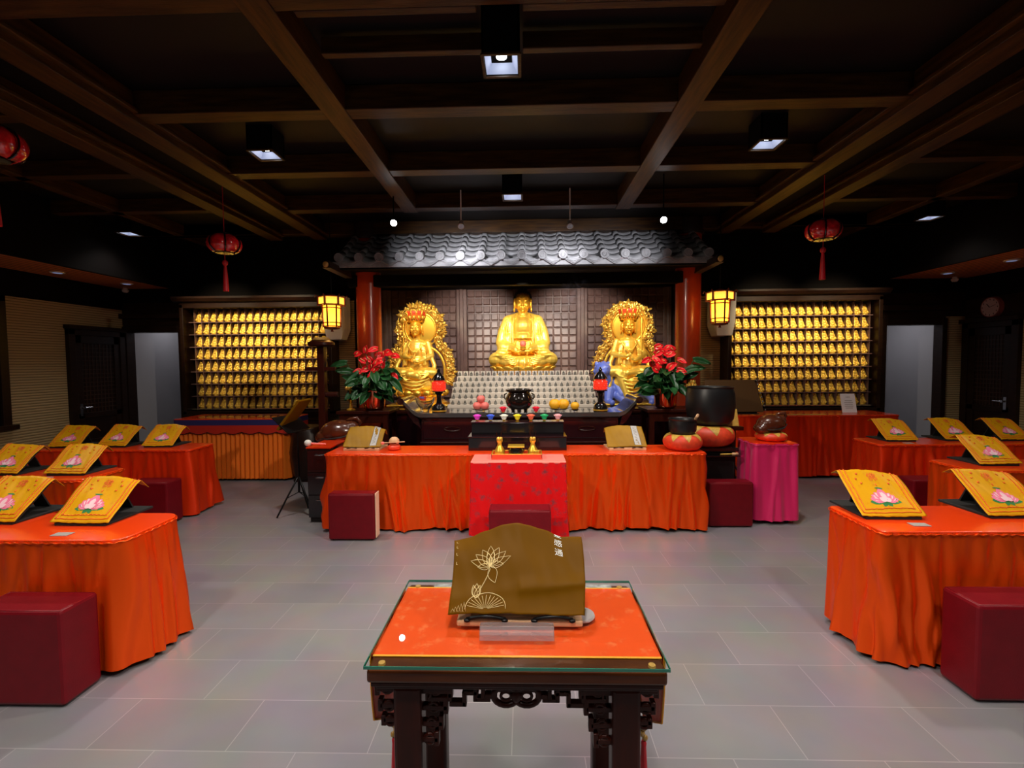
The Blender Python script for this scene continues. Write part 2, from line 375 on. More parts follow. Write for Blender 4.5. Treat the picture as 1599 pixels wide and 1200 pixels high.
# beams of the coffered ceiling
bnum = [0]
def trim(mb, m, bevel=.006):
    bnum[0] += 1
    return struct('trim_%d' % bnum[0], mb, m, bevel=bevel)
for x in (-1.34, 1.16):
    trim(bx(x-.085, x+.085, YR, 5.66, 3.4, 3.58), 'beam_wood_y')
for x in (-2.88, -3.52, 2.76, 3.38):
    b = MB(); b.box(x-.09, x+.09, YR, 6.7, 3.37, 3.58); b.box(x-.13, x+.13, YR, 6.7, 3.42, 3.45)
    trim(b, 'beam_wood_y')
for x in (-4.85, 4.7): trim(bx(x-.06, x+.06, YR, 7.4, 3.43, 3.58), 'beam_wood_y')
for k in range(-3, 4):
    y = 3.44+1.07*k
    trim(bx(-2.79, 2.67, y-.06, y+.08, 3.41, 3.58), 'beam_wood')
    trim(bx(-5.62, -3.61, y-.05, y+.06, 3.43, 3.58), 'beam_wood')
    trim(bx(3.47, 5.54, y-.05, y+.06, 3.43, 3.58), 'beam_wood')
trim(bx(-5.62, -2.4, 6.60, 6.72, 3.43, 3.58), 'beam_wood'); trim(bx(2.4, 5.54, 6.60, 6.72, 3.43, 3.58), 'beam_wood')
# coffer boards between the paired beams
trim(bx(-3.39, -3.01, YR, 6.7, 3.50, 3.58), 'black_paint'); trim(bx(2.89, 3.25, YR, 6.7, 3.50, 3.58), 'black_paint')
# boards at the front coffer beside the centre fitting
for y in (2.52, 2.86):
    trim(bx(-1.2, -.24, y, y+.05, 3.46, 3.56), 'beam_wood'); trim(bx(0.0, 1.05, y, y+.05, 3.46, 3.56), 'beam_wood')
# timber soffits along both side walls
struct('ceiling_left', bx(XL, -5.65, YR, 7.5, 2.84, 2.88), 'soffit_slats')
struct('ceiling_right', bx(5.57, XR, YR, 7.5, 2.84, 2.88), 'soffit_slats')
trim(bx(-5.66, -5.62, YR, 7.5, 2.83, 3.58), 'black_paint'); trim(bx(5.54, 5.58, YR, 7.5, 2.83, 3.58), 'black_paint')
# walls
struct('wall_left', bx(XL-.1, XL, YR, 9.1, 0, 3.6), 'bamboo_wall')
struct('wall_right', bx(XR, XR+.1, YR, 9.1, 0, 3.6), 'bamboo_wall')
struct('wall_rear', bx(XL-.1, XR+.1, YR-.1, YR, 0, 3.6), 'dark_wood')
w = MB(); w.box(XL, -6.46, YB, YB+.1, 0, 3.6); w.box(-5.56, -2.62, YB, YB+.1, 0, 3.6); w.box(-6.46, -5.56, YB, YB+.1, 2.15, 3.6)
struct('wall_back_left', w, 'bamboo_wall')
w = MB(); w.box(2.62, 5.57, YB, YB+.1, 0, 3.6); w.box(6.45, XR, YB, YB+.1, 0, 3.6); w.box(5.57, 6.45, YB, YB+.1, 2.14, 3.6)
struct('wall_back_right', w, 'bamboo_wall')
# dark boards above the wallpaper and over the cabinets
struct('wall_upper_left', bx(XL+.001, XL+.03, YR, YB, 2.5, 3.58), 'black_paint')
struct('wall_upper_right', bx(XR-.03, XR-.001, YR, YB, 2.5, 3.58), 'black_paint')
struct('wall_upper_back_left', bx(XL+.03, -2.62, YB-.03, YB-.001, 2.62, 3.58), 'black_paint')
struct('wall_upper_back_right', bx(2.62, XR-.03, YB-.03, YB-.001, 2.62, 3.58), 'black_paint')
struct('wall_over_passage_left', bx(XL+.001, -5.42, YB-.028, YB-.001, 2.26, 2.62), 'dark_wood'); struct('wall_over_passage_right', bx(5.44, XR-.001, YB-.028, YB-.001, 2.26, 2.62), 'dark_wood')
struct('wall_over_door_right', bx(XR-.028, XR-.001, 6.2, YB-.03, 2.2, 2.5), 'dark_wood')
# passages behind the two openings
struct('wall_passage_left', bx(XL, -5.2, 9.0, 9.1, 0, 2.9), 'white_wall'); struct('wall_passage_left_side', bx(-5.3, -5.2, YB+.1, 9.0, 0, 2.9), 'white_wall')
struct('wall_passage_left_far', bx(XL+.002, XL+.03, YB+.1, 9.0, 0, 2.9), 'white_wall')
struct('wall_passage_left_corner', bx(-6.06, -5.3, 8.55, 9.0, 0, 2.9), 'white_wall')
struct('ceiling_passage_left', bx(XL, -5.2, YB+.1, 9.1, 2.9, 2.95), 'white_wall')
struct('wall_passage_right', bx(5.2, XR, 9.0, 9.1, 0, 2.9), 'white_wall'); struct('wall_passage_right_side', bx(5.2, 5.3, YB+.1, 9.0, 0, 2.9), 'white_wall')
struct('wall_passage_right_far', bx(XR-.03, XR-.002, YB+.1, 9.0, 0, 2.9), 'white_wall')
struct('wall_passage_right_corner', bx(5.3, 6.12, 8.75, 9.0, 0, 2.9), 'white_wall')
struct('ceiling_passage_right', bx(5.2, XR, YB+.1, 9.1, 2.9, 2.95), 'white_wall')
# frames of the openings
def opening(n, x0, x1, z):
    b = MB(); b.box(x0-.07, x0, YB-.05, YB+.12, 0, z+.1); b.box(x1, x1+.07, YB-.05, YB+.12, 0, z+.1); b.box(x0, x1, YB-.05, YB+.12, z, z+.1); b.box(x0-.1, x1+.1, YB-.10, YB, z+.22, z+.30)
    b.box(x0-.05, x1+.05, YB-.04, YB, z+.1, z+.22)
    struct('door_%d' % n, b, 'dark_wood', bevel=.006)
opening(1, -6.43, -5.58, 2.14); opening(2, 5.59, 6.43, 2.13)
# panelled doors in the side walls
def side_door(n, X, y0, y1, s, handle_y):
    def q(a, b_, c, d, e, f): return bx(min(X+s*a, X+s*b_), max(X+s*a, X+s*b_), c, d, e, f)
    b = MB()
    for aa in ((.0, .06, y0-.10, y0, 0, 2.14), (0, .06, y1, y1+.10, 0, 2.14), (0, .06, y0-.10, y1+.10, 2.06, 2.14), (0, .10, y0-.12, y1+.12, 2.14, 2.2),
               (0, .045, y0, y0+.10, 0, 2.06), (0, .045, y1-.10, y1, 0, 2.06), (0, .045, y0, y1, 1.94, 2.06), (0, .045, y0, y1, .84, .92), (0, .045, y0, y1, .44, .52), (0, .045, y0, y1, 0, .16), (0, .025, y0, y1, 0, 2.06)):
        b.box(min(X+s*aa[0], X+s*aa[1]), max(X+s*aa[0], X+s*aa[1]), *aa[2:])
    d = struct('door_%d' % n, b, 'dark_wood', bevel=.005)
    g = MB()
    for k in range(1, 16):
        z = .92+k*1.02/16; g.box(min(X+s*.024, X+s*.034), max(X+s*.024, X+s*.034), y0+.1, y1-.1, z-.006, z+.006)
    for k in range(1, 9):
        y = y0+.1+k*(y1-y0-.2)/9; g.box(min(X+s*.024, X+s*.032), max(X+s*.024, X+s*.032), y-.006, y+.006, .92, 1.94)
    g.build('lattice_panel', 'lattice_wood', d)
    h = MB(); h.cone((X+s*.04, handle_y, 1.0), (X+s*.10, handle_y, 1.0), .018, .018); h.cone((X+s*.09, handle_y, 1.0), (X+s*.09, handle_y+(.13 if handle_y < (y0+y1)/2 else -.13), 1.0), .010, .010)
    h.box(min(X+s*.04, X+s*.05), max(X+s*.04, X+s*.05), handle_y-.02, handle_y+.02, .88, 1.06)
    h.build('door_handle', 'silver', d, smooth=40)
side_door(3, XL, 6.60, 7.34, 1, 6.65)
side_door(4, XR, 6.74, 7.38, -1, 6.80)
# window recess at the left edge of the view
b = MB()
for a in ((XL, XL+.05, 4.2, 4.3, .85, 2.5), (XL, XL+.05, 5.62, 5.72, .85, 2.5), (XL, XL+.05, 4.2, 5.72, 2.42, 2.5), (XL, XL+.09, 4.15, 5.77, .82, .88)): b.box(*a)
wn = struct('window_1', b, 'dark_wood', bevel=.005)
bx(XL+.002, XL+.02, 4.3, 5.62, .88, 2.42).build('pane', 'black_gloss', wn)
# skirtings
for n, a in (('baseboard_left', (XL, XL+.02, YR, 6.5, 0, .1)), ('baseboard_right', (XR-.02, XR, YR, 6.62, 0, .1)), ('baseboard_back_left', (-5.5, -2.62, YB-.02, YB, 0, .1)), ('baseboard_back_right', (2.62, 5.5, YB-.02, YB, 0, .1))):
    struct(n, bx(*a), 'dark_wood')
# alcove
struct('wall_alcove_back', bx(-2.7, 2.7, 8.62, 8.72, 0, 3.6), 'dark_wood')
struct('wall_alcove_left', bx(-2.72, -2.62, YB, 8.72, 0, 3.6), 'dark_wood'); struct('wall_alcove_right', bx(2.62, 2.72, YB, 8.72, 0, 3.6), 'dark_wood')
struct('ceiling_alcove', bx(-2.62, 2.62, 6.9, 8.72, 2.93, 2.97), 'black_paint')
def carved_panel(n, x0, x1):
    b = MB(); b.box(x0, x1, 8.59, 8.62, .95, 2.93)
    nx = max(2, round((x1-x0)/.137)); nz = 14; dx = (x1-x0)/nx; dz = 1.96/nz
    for i in range(nx):
        for j in range(nz):
            xa = x0+i*dx+.006; xb = x0+(i+1)*dx-.006; za = .96+j*dz+.006; zb = .96+(j+1)*dz-.006
            b.add([(xa, 8.585, za), (xb, 8.585, za), (xb, 8.585, zb), (xa, 8.585, zb), (xa+.012, 8.560, za+.02), (xb-.012, 8.560, za+.02), (xb-.012, 8.572, zb-.008), (xa+.012, 8.572, zb-.008)],
                  [(0, 1, 5, 4), (1, 2, 6, 5), (2, 3, 7, 6), (3, 0, 4, 7), (4, 5, 6, 7), (3, 2, 1, 0)])
    struct('wall_alcove_panel_%d' % n, b, 'panel_wood')
for i, (a, b_) in enumerate(((-2.42, -1.24), (-1.04, .94), (1.13, 2.5))): carved_panel(i+1, a, b_)
for x in (-1.14, 1.035, -2.52, 2.58):
    b = MB(); b.box(x-.095, x+.095, 8.54, 8.62, .95, 2.93); b.box(x-.035, x+.035, 8.50, 8.55, .95, 2.93); trim(b, 'panel_wood', .01)

# columns
def column(x, lab):
    t = thing('round_column', lab, 'column', (x, 6.75, 0), group='red columns beside the altar')
    MB().lathe([(.172, .12), (.172, 3.36)], n=40).build('shaft', 'column_red', t, smooth=40)
    MB().lathe([(.23, 0), (.235, .05), (.20, .10), (.18, .125), (.17, .125)], n=40).build('base', 'grey_clay', t, smooth=40)
    MB().lathe([(.19, 3.36), (.21, 3.40), (.21, 3.575)], n=40).build('capital', 'dark_wood', t, smooth=40)
column(-2.235, 'glossy red round column on the left side of the altar alcove')
column(2.305, 'glossy red round column on the right side of the altar alcove')

# ================================================================== TILED EAVE
def eave():
    t = thing('tiled_eave', 'grey clay tiled eave with round end discs hanging over the altar', 'roof eave', (-.03, 6.0, 2.83))
    X0, X1, pitch_ = -2.46, 2.44, .258
    n = int((X1-X0)/pitch_); x0 = -(n*pitch_)/2
    D, Hh = .95, .66           # run and rise of the roof
    slope = math.atan2(Hh, D); L = math.hypot(D, Hh)
    # concave pan tiles in overlapping courses
    pan = MB()
    for i in range(n):
        for c in range(7):
            xa, xb = x0+i*pitch_, x0+(i+1)*pitch_
            def fn(u, v, c=c, xa=xa, xb=xb):
                x = xa+(xb-xa)*u; l = (c+v*1.12)*L/7; sag = -.045*math.sin(PI*u)
                h = sag + .028*(1-v)
                return (x, l*math.cos(slope)-h*math.sin(slope), .10+l*math.sin(slope)+h*math.cos(slope))
            pan.grid(fn, 10, 2)
            def fe(u, v, fn=fn):
                p = fn(u, 0); return (p[0], p[1]-.002, p[2]-.022*v)
            pan.grid(fe, 10, 1)
    pan.build('pan_tiles', 'grey_clay', t, smooth=50, solid=.006)
    for i in range(n+1):
        x = x0+i*pitch_; cov = MB()
        for c in range(7):
            def fn(u, v, c=c, x=x):
                a = PI*u; r = .040+.006*(1-v); l = (c+v)*L/7
                X = x-r*math.cos(a); h = r*math.sin(a)+.005
                return (X, l*math.cos(slope)-h*math.sin(slope), .10+l*math.sin(slope)+h*math.cos(slope))
            cov.grid(fn, 8, 1)
        cov.build('cover_tiles', 'grey_clay', t, smooth=50, solid=.005)
    for i in range(n+1):
        x = x0+i*pitch_; d = MB()
        d.cone((x, -.035, .125), (x, -.01, .125), .058, .058, 24)
        d.tube([(x+.05*math.cos(a), -.038, .125+.05*math.sin(a)) for a in [2*PI*k/20 for k in range(20)]], .007, 6, True)
        d.tube([(x+.03*math.cos(a), -.036, .125+.03*math.sin(a)) for a in [2*PI*k/16 for k in range(16)]], .004, 5, True)
        d.box(x-.004, x+.004, -.042, -.034, .10, .15)
        for s in (-1, 1): d.tube([(x+s*.014, -.037, .105), (x+s*.02, -.037, .125), (x+s*.014, -.037, .145)], .004, 5)
        d.build('end_disc', 'grey_clay', t, smooth=40)
    for i in range(n):
        x = x0+(i+.5)*pitch_; d = MB(); poly = []
        for k in range(13):
            u = -1+2*k/12; poly.append((x+u*.118, .095-.035*(1-u*u)))
        poly += [(x+.118, .075), (x+.06, .035), (x, .002), (x-.06, .035), (x-.118, .075)]
        d.prism(poly, -.03, -.012)
        d.tube([(x-.10, -.033, .078), (x-.05, -.033, .045), (x, -.033, .018), (x+.05, -.033, .045), (x+.10, -.033, .078)], .005, 5)
        d.tube([(x-.06, -.033, .062), (x, -.033, .038), (x+.06, -.033, .062)], .004, 5)
        d.build('drip_tile', 'grey_clay', t, smooth=30)
    f = MB(); f.box(X0, X1, -.012, .03, .0, .075); f.build('eave_board', 'grey_clay', t, bevel=.004)
    f = MB(); f.box(X0, X1, -.005, .06, -.02, -.001); f.build('under_shade', 'black_paint', t)  # black strip put in for the shade beneath the eave board
    g = MB(); g.add([(X0, 0.0, .02), (X1, 0, .02), (X1, D, Hh+.02), (X0, D, Hh+.02), (X0, 0, -.01), (X1, 0, -.01), (X1, D, .1), (X0, D, .1)],
                    [(0, 1, 2, 3), (4, 7, 6, 5), (0, 4, 5, 1), (3, 2, 6, 7), (0, 3, 7, 4), (1, 5, 6, 2)])
    g.build('soffit', 'black_paint', t)
    b = MB(); b.box(X0, X1, .62, .74, -.14, .02); b.build('lintel', 'black_paint', t, bevel=.01)
    for x in (-2.36, 2.34):
        r = MB(); r.prism([(-.05, .0), (.05, .0), (.035, .09), (-.035, .09)], -.22, .5); r.build('bracket', 'dark_wood', t, bevel=.006).location = (x, -.1, -.06)
        g_ = MB(); g_.ell((x, -.335, -.02), (.035, .02, .035)); g_.build('gilt_tip', 'gold_trim_wood', t, smooth=True)
eave()

# ================================================================== CEILING FITTINGS
def downlight(x, y, z, lab, w=.105, box=True):
    t = thing('ceiling_downlight', lab, 'ceiling light', (x, y, z), group='square downlights')
    h = MB(); top = 3.58-z
    for a in ((-w, -w+.012, -w, w), (w-.012, w, -w, w), (-w, w, -w, -w+.012), (-w, w, w-.012, w)): h.box(a[0], a[1], a[2], a[3], 0, top)
    h.build('housing', 'black_paint', t)
    r = MB(); i, k = w-.014, w-.045
    vs = [(-i, -i, .004), (i, -i, .004), (i, i, .004), (-i, i, .004), (-k, -k, .05), (k, -k, .05), (k, k, .05), (-k, k, .05)]
    r.add(vs, [(0, 1, 5, 4), (1, 2, 6, 5), (2, 3, 7, 6), (3, 0, 4, 7)]); r.build('reflector', 'down_glow', t, recalc=False)
    b = MB(); b.cone((0, 0, .045), (0, 0, .05), .03, .03, 20); b.build('bulb', 'bulb', t)
    f = MB()
    for a in ((-w-.006, -w+.01, -w, w), (w-.01, w+.006, -w, w), (-w, w, -w-.006, -w+.01), (-w, w, w-.01, w+.006)): f.box(a[0], a[1], a[2], a[3], -.008, .004)
    f.build('frame', 'beam_wood', t)
for (x, y, z), l in zip(downlights, ('boxed square downlight hanging low at the top centre of the ceiling', 'square downlight in the coffer just in front of the tiled eave', 'square downlight left of centre between the ceiling beams',
        'square downlight right of centre between the ceiling beams', 'far small downlight over the left side tables', 'far small downlight over the right side tables')):
    downlight(x, y, z, l)
def spotlight(x, y, z, tgt, lab, lit):
    t = thing('ceiling_spotlight', lab, 'spotlight', (x, y, z), group='spotlights before the eave')
    MB().cone((0, 0, .06), (0, 0, 3.58-z), .008, .008, 10).build('stem', 'white_plastic' if not lit else 'black_metal', t, smooth=40)
    d = (Vector(tgt)-Vector((x, y, z))).normalized(); p0 = -d*.06; p1 = d*.02
    b = MB(); b.cone(p0, p1, .026, .038, 20); b.ell(p0, (.026,)*3); b.build('head', 'white_plastic' if not lit else 'black_metal', t, smooth=40)
    MB().cone(p1, p1+d*.003, .033, .033, 20).build('lens', 'bulb' if lit else 'reflector', t)
spotlight(-1.398, 5.10, 3.126, (-1.2, 3.6, 2.2), 'glaring white ceiling spotlight left of the tiled eave', True)
spotlight(1.476, 5.10, 3.11, (1.3, 3.6, 2.2), 'glaring white ceiling spotlight right of the tiled eave', True)
spotlight(-.719, 5.45, 3.184, (-.65, 4.2, 1.6), 'small white spotlight on a stem, left of the two middle ones', False)
spotlight(.523, 5.45, 3.164, (.5, 4.2, 1.6), 'small white spotlight on a stem, right of the two middle ones', False)
# small fittings on the side soffits
for x, y, l in ((-6.1, 6.05, 'round recessed light in the left timber soffit, nearer one'), (-5.95, 6.95, 'flat recessed lamp at the far end of the left timber soffit'),
                (6.08, 7.0, 'flat recessed lamp at the far end of the right timber soffit'), (6.12, 6.15, 'round recessed light in the right timber soffit, nearer one')):
    t = thing('soffit_light', l, 'ceiling light', (x, y, 2.84), group='lamps in the timber soffits')
    MB().cone((0, 0, -.012), (0, 0, 0), .075, .08, 24).build('rim', 'white_plastic', t, smooth=40)
    MB().cone((0, 0, -.014), (0, 0, -.012), .05, .05, 20).build('diffuser', 'down_glow', t)
for x, l in ((-6.75+.42, 'small white smoke sensor under the left soffit'), (6.5, 'small white smoke sensor under the right soffit')):
    t = thing('smoke_sensor', l, 'sensor', (x, 7.36, 2.84)); MB().lathe([(.03, -.07), (.045, -.05), (.045, -.03), (.03, -.025), (.03, 0)], n=16).build('body', 'white_plastic', t, smooth=40)

# ================================================================== RED AND PALACE LANTERNS
def red_lantern(x, y, z, lab):
    t = thing('red_lantern', lab, 'lantern', (x, y, z), group='red lobed lanterns on cords')
    for k in range(6):
        b = MB(); a0 = 2*PI*k/6+.1
        def fn(u, v):
            a = a0+u*2*PI/6; th = -1.15+2.3*v; r = .165*math.cos(th)**.6*(.90+.12*math.sin(PI*u)); return (r*math.cos(a), r*math.sin(a), .092*math.sin(th)/math.sin(1.15))
        b.grid(fn, 8, 10); b.build('lobe', 'red_lantern', t, smooth=True, solid=.004)
    f = MB()
    for k in range(6):
        a = 2*PI*k/6+.1; f.tube([(.162*math.cos(th)**.6*math.cos(a), .162*math.cos(th)**.6*math.sin(a), .094*math.sin(th)/math.sin(1.15)) for th in [-1.15+.23*i for i in range(11)]], .007, 6)
    f.lathe([(.05, -.105), (.085, -.10), (.085, -.085), (.05, -.085)], n=20); f.lathe([(.05, .085), (.085, .088), (.085, .105), (.05, .11)], n=20)
    f.build('frame', 'black_gloss', t, smooth=40)
    MB().cone((0, 0, .10), (0, 0, 3.58-z), .004, .004, 6).build('cord', 'tassel_red', t)
    s = MB(); s.cone((0, 0, -.10), (0, 0, -.20), .003, .003, 6); s.ell((0, 0, -.20), (.028, .028, .032)); s.lathe([(.012, -.23), (.018, -.28), (.022, -.34), (.03, -.50), (.004, -.505)], n=14); s.build('tassel', 'tassel_red', t, smooth=40)
red_lantern(-3.195, 5.0, 2.90, 'red lobed lantern with tassel hanging over the left side tables')
red_lantern(3.08, 5.0, 2.94, 'red lobed lantern with tassel hanging over the right side tables')
red_lantern(-3.27, 2.87, 2.99, 'red lantern cut off by the left edge of the photo')

def palace_lantern(x, lab, s):
    t = thing('palace_lantern', lab, 'lantern', (x, 6.1, 2.07), -math.atan2(x, 6.1), group='glowing palace lanterns beside the columns')
    def hexr(r, k): a = PI/6+k*PI/3-PI/2-PI/3*0; a = -PI/2-PI/6+k*PI/3; return (r*math.cos(a), r*math.sin(a))
    fr = MB(); R0, R1, R2 = .105, .115, .165
    for k in range(6):
        x0, y0 = hexr(R0, k); x1, y1 = hexr(R1, k); x2, y2 = hexr(R2, k)
        nx0, ny0 = hexr(R0, k+1); nx1, ny1 = hexr(R1, k+1); nx2, ny2 = hexr(R2, k+1)
        fr.cone((x0, y0, .02), (x1, y1, .30), .011, .011, 6); fr.cone((x2, y2, .29), (x2, y2, .41), .011, .011, 6)
        for z, a, b_ in ((.03, (x0, y0), (nx0, ny0)), (.075, (x0, y0), (nx0, ny0)), (.265, (x1, y1), (nx1, ny1)), (.30, (x1, y1), (nx1, ny1)), (.305, (x2, y2), (nx2, ny2)), (.41, (x2, y2), (nx2, ny2))):
            fr.cone((*a, z), (*b_, z), .007, .007, 6)
        fr.cone((x1, y1, .30), (x2, y2, .30), .006, .006, 6)
        fr.tube([(x2, y2, .41), (x2*1.15, y2*1.15, .43), (x2*1.22, y2*1.22, .40)], .006, 6)
    fr.lathe([(.06, -.01), (.10, .0), (.10, .02)], n=6); fr.lathe([(.10, .41), (.05, .44), (.02, .45)], n=12)
    fr.build('frame', 'lamp_wood', t, smooth=40)
    MB().lathe([(.093, .03), (.104, .30)], n=6).build('lower_shade', 'lamp_paper', t)
    up_ = MB()
    for k in range(6):
        a = -PI/2+k*PI/3; c_, s_ = math.cos(a), math.sin(a); r = .138; tx, ty = -s_, c_
        up_.add([(r*c_+q*tx, r*s_+q*ty, z) for q, z in ((-.066, .318), (.066, .318), (.066, .398), (-.066, .398))], [(0, 1, 2, 3)])
    up_.build('upper_panels', 'lamp_paper_top', t, solid=.004)
    for k in range(6):
        o = bpy.data.objects.new('x', None); bpy.data.objects.remove(o)
    MB().cone((0, 0, .44), (0, 0, 1.52), .005, .005, 6).build('cord', 'black_metal', t)
    MB().lathe([(.02, -.04), (.008, -.01)], n=8).build('finial', 'lamp_wood', t)
    l = lamp('POINT', (x, 6.1-.02, 2.22), 5, (1, .60, .2), size=.08)
palace_lantern(-2.51, 'glowing yellow palace lantern left of the left red column', -1)
palace_lantern(2.485, 'glowing yellow palace lantern right of the right red column', 1)
for x, l, s in ((-2.86, 'white wall loudspeaker behind the left palace lantern', 1), (2.93, 'white wall loudspeaker behind the right palace lantern', -1)):
    t = thing('wall_loudspeaker', l, 'loudspeaker', (x, 7.28, 1.98))
    MB().prism([(-.16*s, 0), (.06*s, 0), (.12*s, .16), (.12*s, .66), (-.22*s, .66), (-.2*s, .2)], -.16, .10).build('cabinet', 'white_plastic', t, bevel=.01)
    bx(-.05, .05, .10, .215, .25, .45).build('bracket', 'black_metal', t)

# ================================================================== FIGURES
def face(b, c, s):
    """nose, brows, lids, lips, ears on a head whose centre is c and half-height .17*s"""
    x, y, z = c
    def P(a, b_, d): return (x+a*s, y+b_*s, z+d*s)
    b.ell(P(0, 0, 0), (.118*s, .135*s, .165*s)); b.ell(P(0, -.035, -.08), (.092*s, .085*s, .085*s)); b.ell(P(0, -.09, -.135), (.035*s, .03*s, .03*s))
    for q in (-1, 1):
        b.ell(P(q*.055, -.075, -.055), (.045*s, .05*s, .05*s))
        b.cap(P(0, -.148, -.055), P(0, -.130, .03), .016*s, .009*s, 8); b.ell(P(q*.013, -.143, -.058), (.012*s, .012*s, .010*s))
        b.tube([P(q*.014, -.133, .036), P(q*.035, -.133, .052), P(q*.062, -.122, .056), P(q*.092, -.100, .040)], .0045*s, 6)
        b.ell(P(q*.045, -.118, .008), (.028*s, .018*s, .014*s))
        b.tube([P(q*.018, -.134, .0), P(q*.045, -.136, -.009), P(q*.078, -.113, .002)], .004*s, 6)
        b.ell(P(q*.122, .0, -.03), (.018*s, .035*s, .10*s)); b.ell(P(q*.126, -.005, -.11), (.016*s, .022*s, .035*s))
    b.ell(P(0, -.137, -.090), (.032*s, .014*s, .008*s)); b.ell(P(0, -.134, -.104), (.024*s, .014*s, .009*s))

def arc(p0, p1, sag, n=9):
    p0, p1, sag = Vector(p0), Vector(p1), Vector(sag)
    return [p0.lerp(p1, i/(n-1)) + sag*(4*(i/(n-1))*(1-i/(n-1))) for i in range(n)]

def buddha_prims(detail=True):
    b = MB()
    b.ell((0, -.10, .10), (.42, .27, .12)); b.ell((0, .04, .30), (.28, .21, .30)); b.ell((0, .04, .62), (.25, .17, .27)); b.ell((0, .05, .76), (.27, .14, .14))
    for q in (-1, 1):
        b.ell((q*.37, -.10, .14), (.20, .22, .145)); b.cap((q*.42, -.16, .13), (-q*.02, -.33, .09), .12, .085); b.ell((q*.24, -.28, .10), (.15, .11, .09))
        b.ell((q*.18, .05, .62), (.15, .13, .25)); b.ell((q*.20, .0, .45), (.14, .14, .16)); b.cap((q*.08, .04, .885), (q*.24, .05, .80), .045, .085); b.cap((q*.25, .04, .79), (q*.325, .03, .60), .088, .095); b.cap((q*.325, .03, .60), (q*.355, -.01, .42), .095, .10)
        b.cap((q*.35, -.03, .40), (q*.12, -.27, .30), .095, .05); b.ell((q*.30, -.10, .33), (.13, .15, .11))
        b.ell((q*.33, -.16, .24), (.13, .14, .08))
    b.cap((0, .03, .84), (0, .01, .98), .085, .078)
    if detail:
        for k, z in enumerate((.87, .895, .92)): b.tube([(.088*math.cos(a), .015+.085*math.sin(a), z) for a in [2*PI*i/16 for i in range(16)]], .007, 6, True)
        for q in (-1, 1):
            # open collar of the robe running down to the lap
            b.tube([(q*.10, .03, .90), (q*.145, -.09, .82), (q*.165, -.135, .68), (q*.165, -.165, .52), (q*.16, -.20, .40)], .017, 8)
            b.tube([(q*.15, .03, .885), (q*.19, -.08, .80), (q*.20, -.12, .66), (q*.20, -.15, .50), (q*.20, -.19, .36)], .013, 8)
            for k in range(4):   # folds down the upper arm
                o = .235+.03*k
                b.tube([(q*o, -.07+.02*k, .83-.03*k), (q*(o+.03), -.095+.018*k, .68), (q*(o+.045), -.11+.02*k, .52), (q*(o+.02), -.14+.02*k, .40)], .010, 6)
            for k in range(4):   # sleeve folds
                b.tube(arc((q*(.44-.02*k), -.02-.03*k, .46-.05*k), (q*(.20-.01*k), -.27-.01*k, .30-.035*k), (0, -.03, -.05-.012*k)), .011, 6)
            for k in range(5):   # folds across the knees
                b.tube(arc((q*(.50-.045*k), -.24-.012*k, .20-.02*k), (q*(.10), -.385, .165-.03*k), (q*.02, -.055, .02-.006*k)), .010, 6)
            b.tube(arc((q*.54, -.05, .02), (q*.05, -.37, .01), (0, -.08, 0), 12), .016, 6)
            # hand lying in the lap with five fingers
            b.ell((q*.085, -.30, .265+.015*(q > 0)), (.065, .048, .022))
            for k in range(4):
                yy = -.335+.022*k; zz = .27+.018*(q > 0); b.cap((q*.04, yy, zz), (-q*.055+q*.008*abs(k-1), yy-.004, zz-.004), .0125, .0105, 8)
            b.cap((q*.07, -.285, .285), (q*.015, -.30, .325), .014, .011, 8)
        b.tube(arc((-.15, -.16, .50), (.15, -.16, .50), (0, -.035, -.01)), .012, 6)
        b.tube([(0.02, -.375, .16), (.03, -.41, .08), (.01, -.40, .0)], .02, 6)
        b.ell((0, -.03, .68), (.17, .125, .17)); b.ell((0, -.05, .50), (.16, .12, .12))
    return b

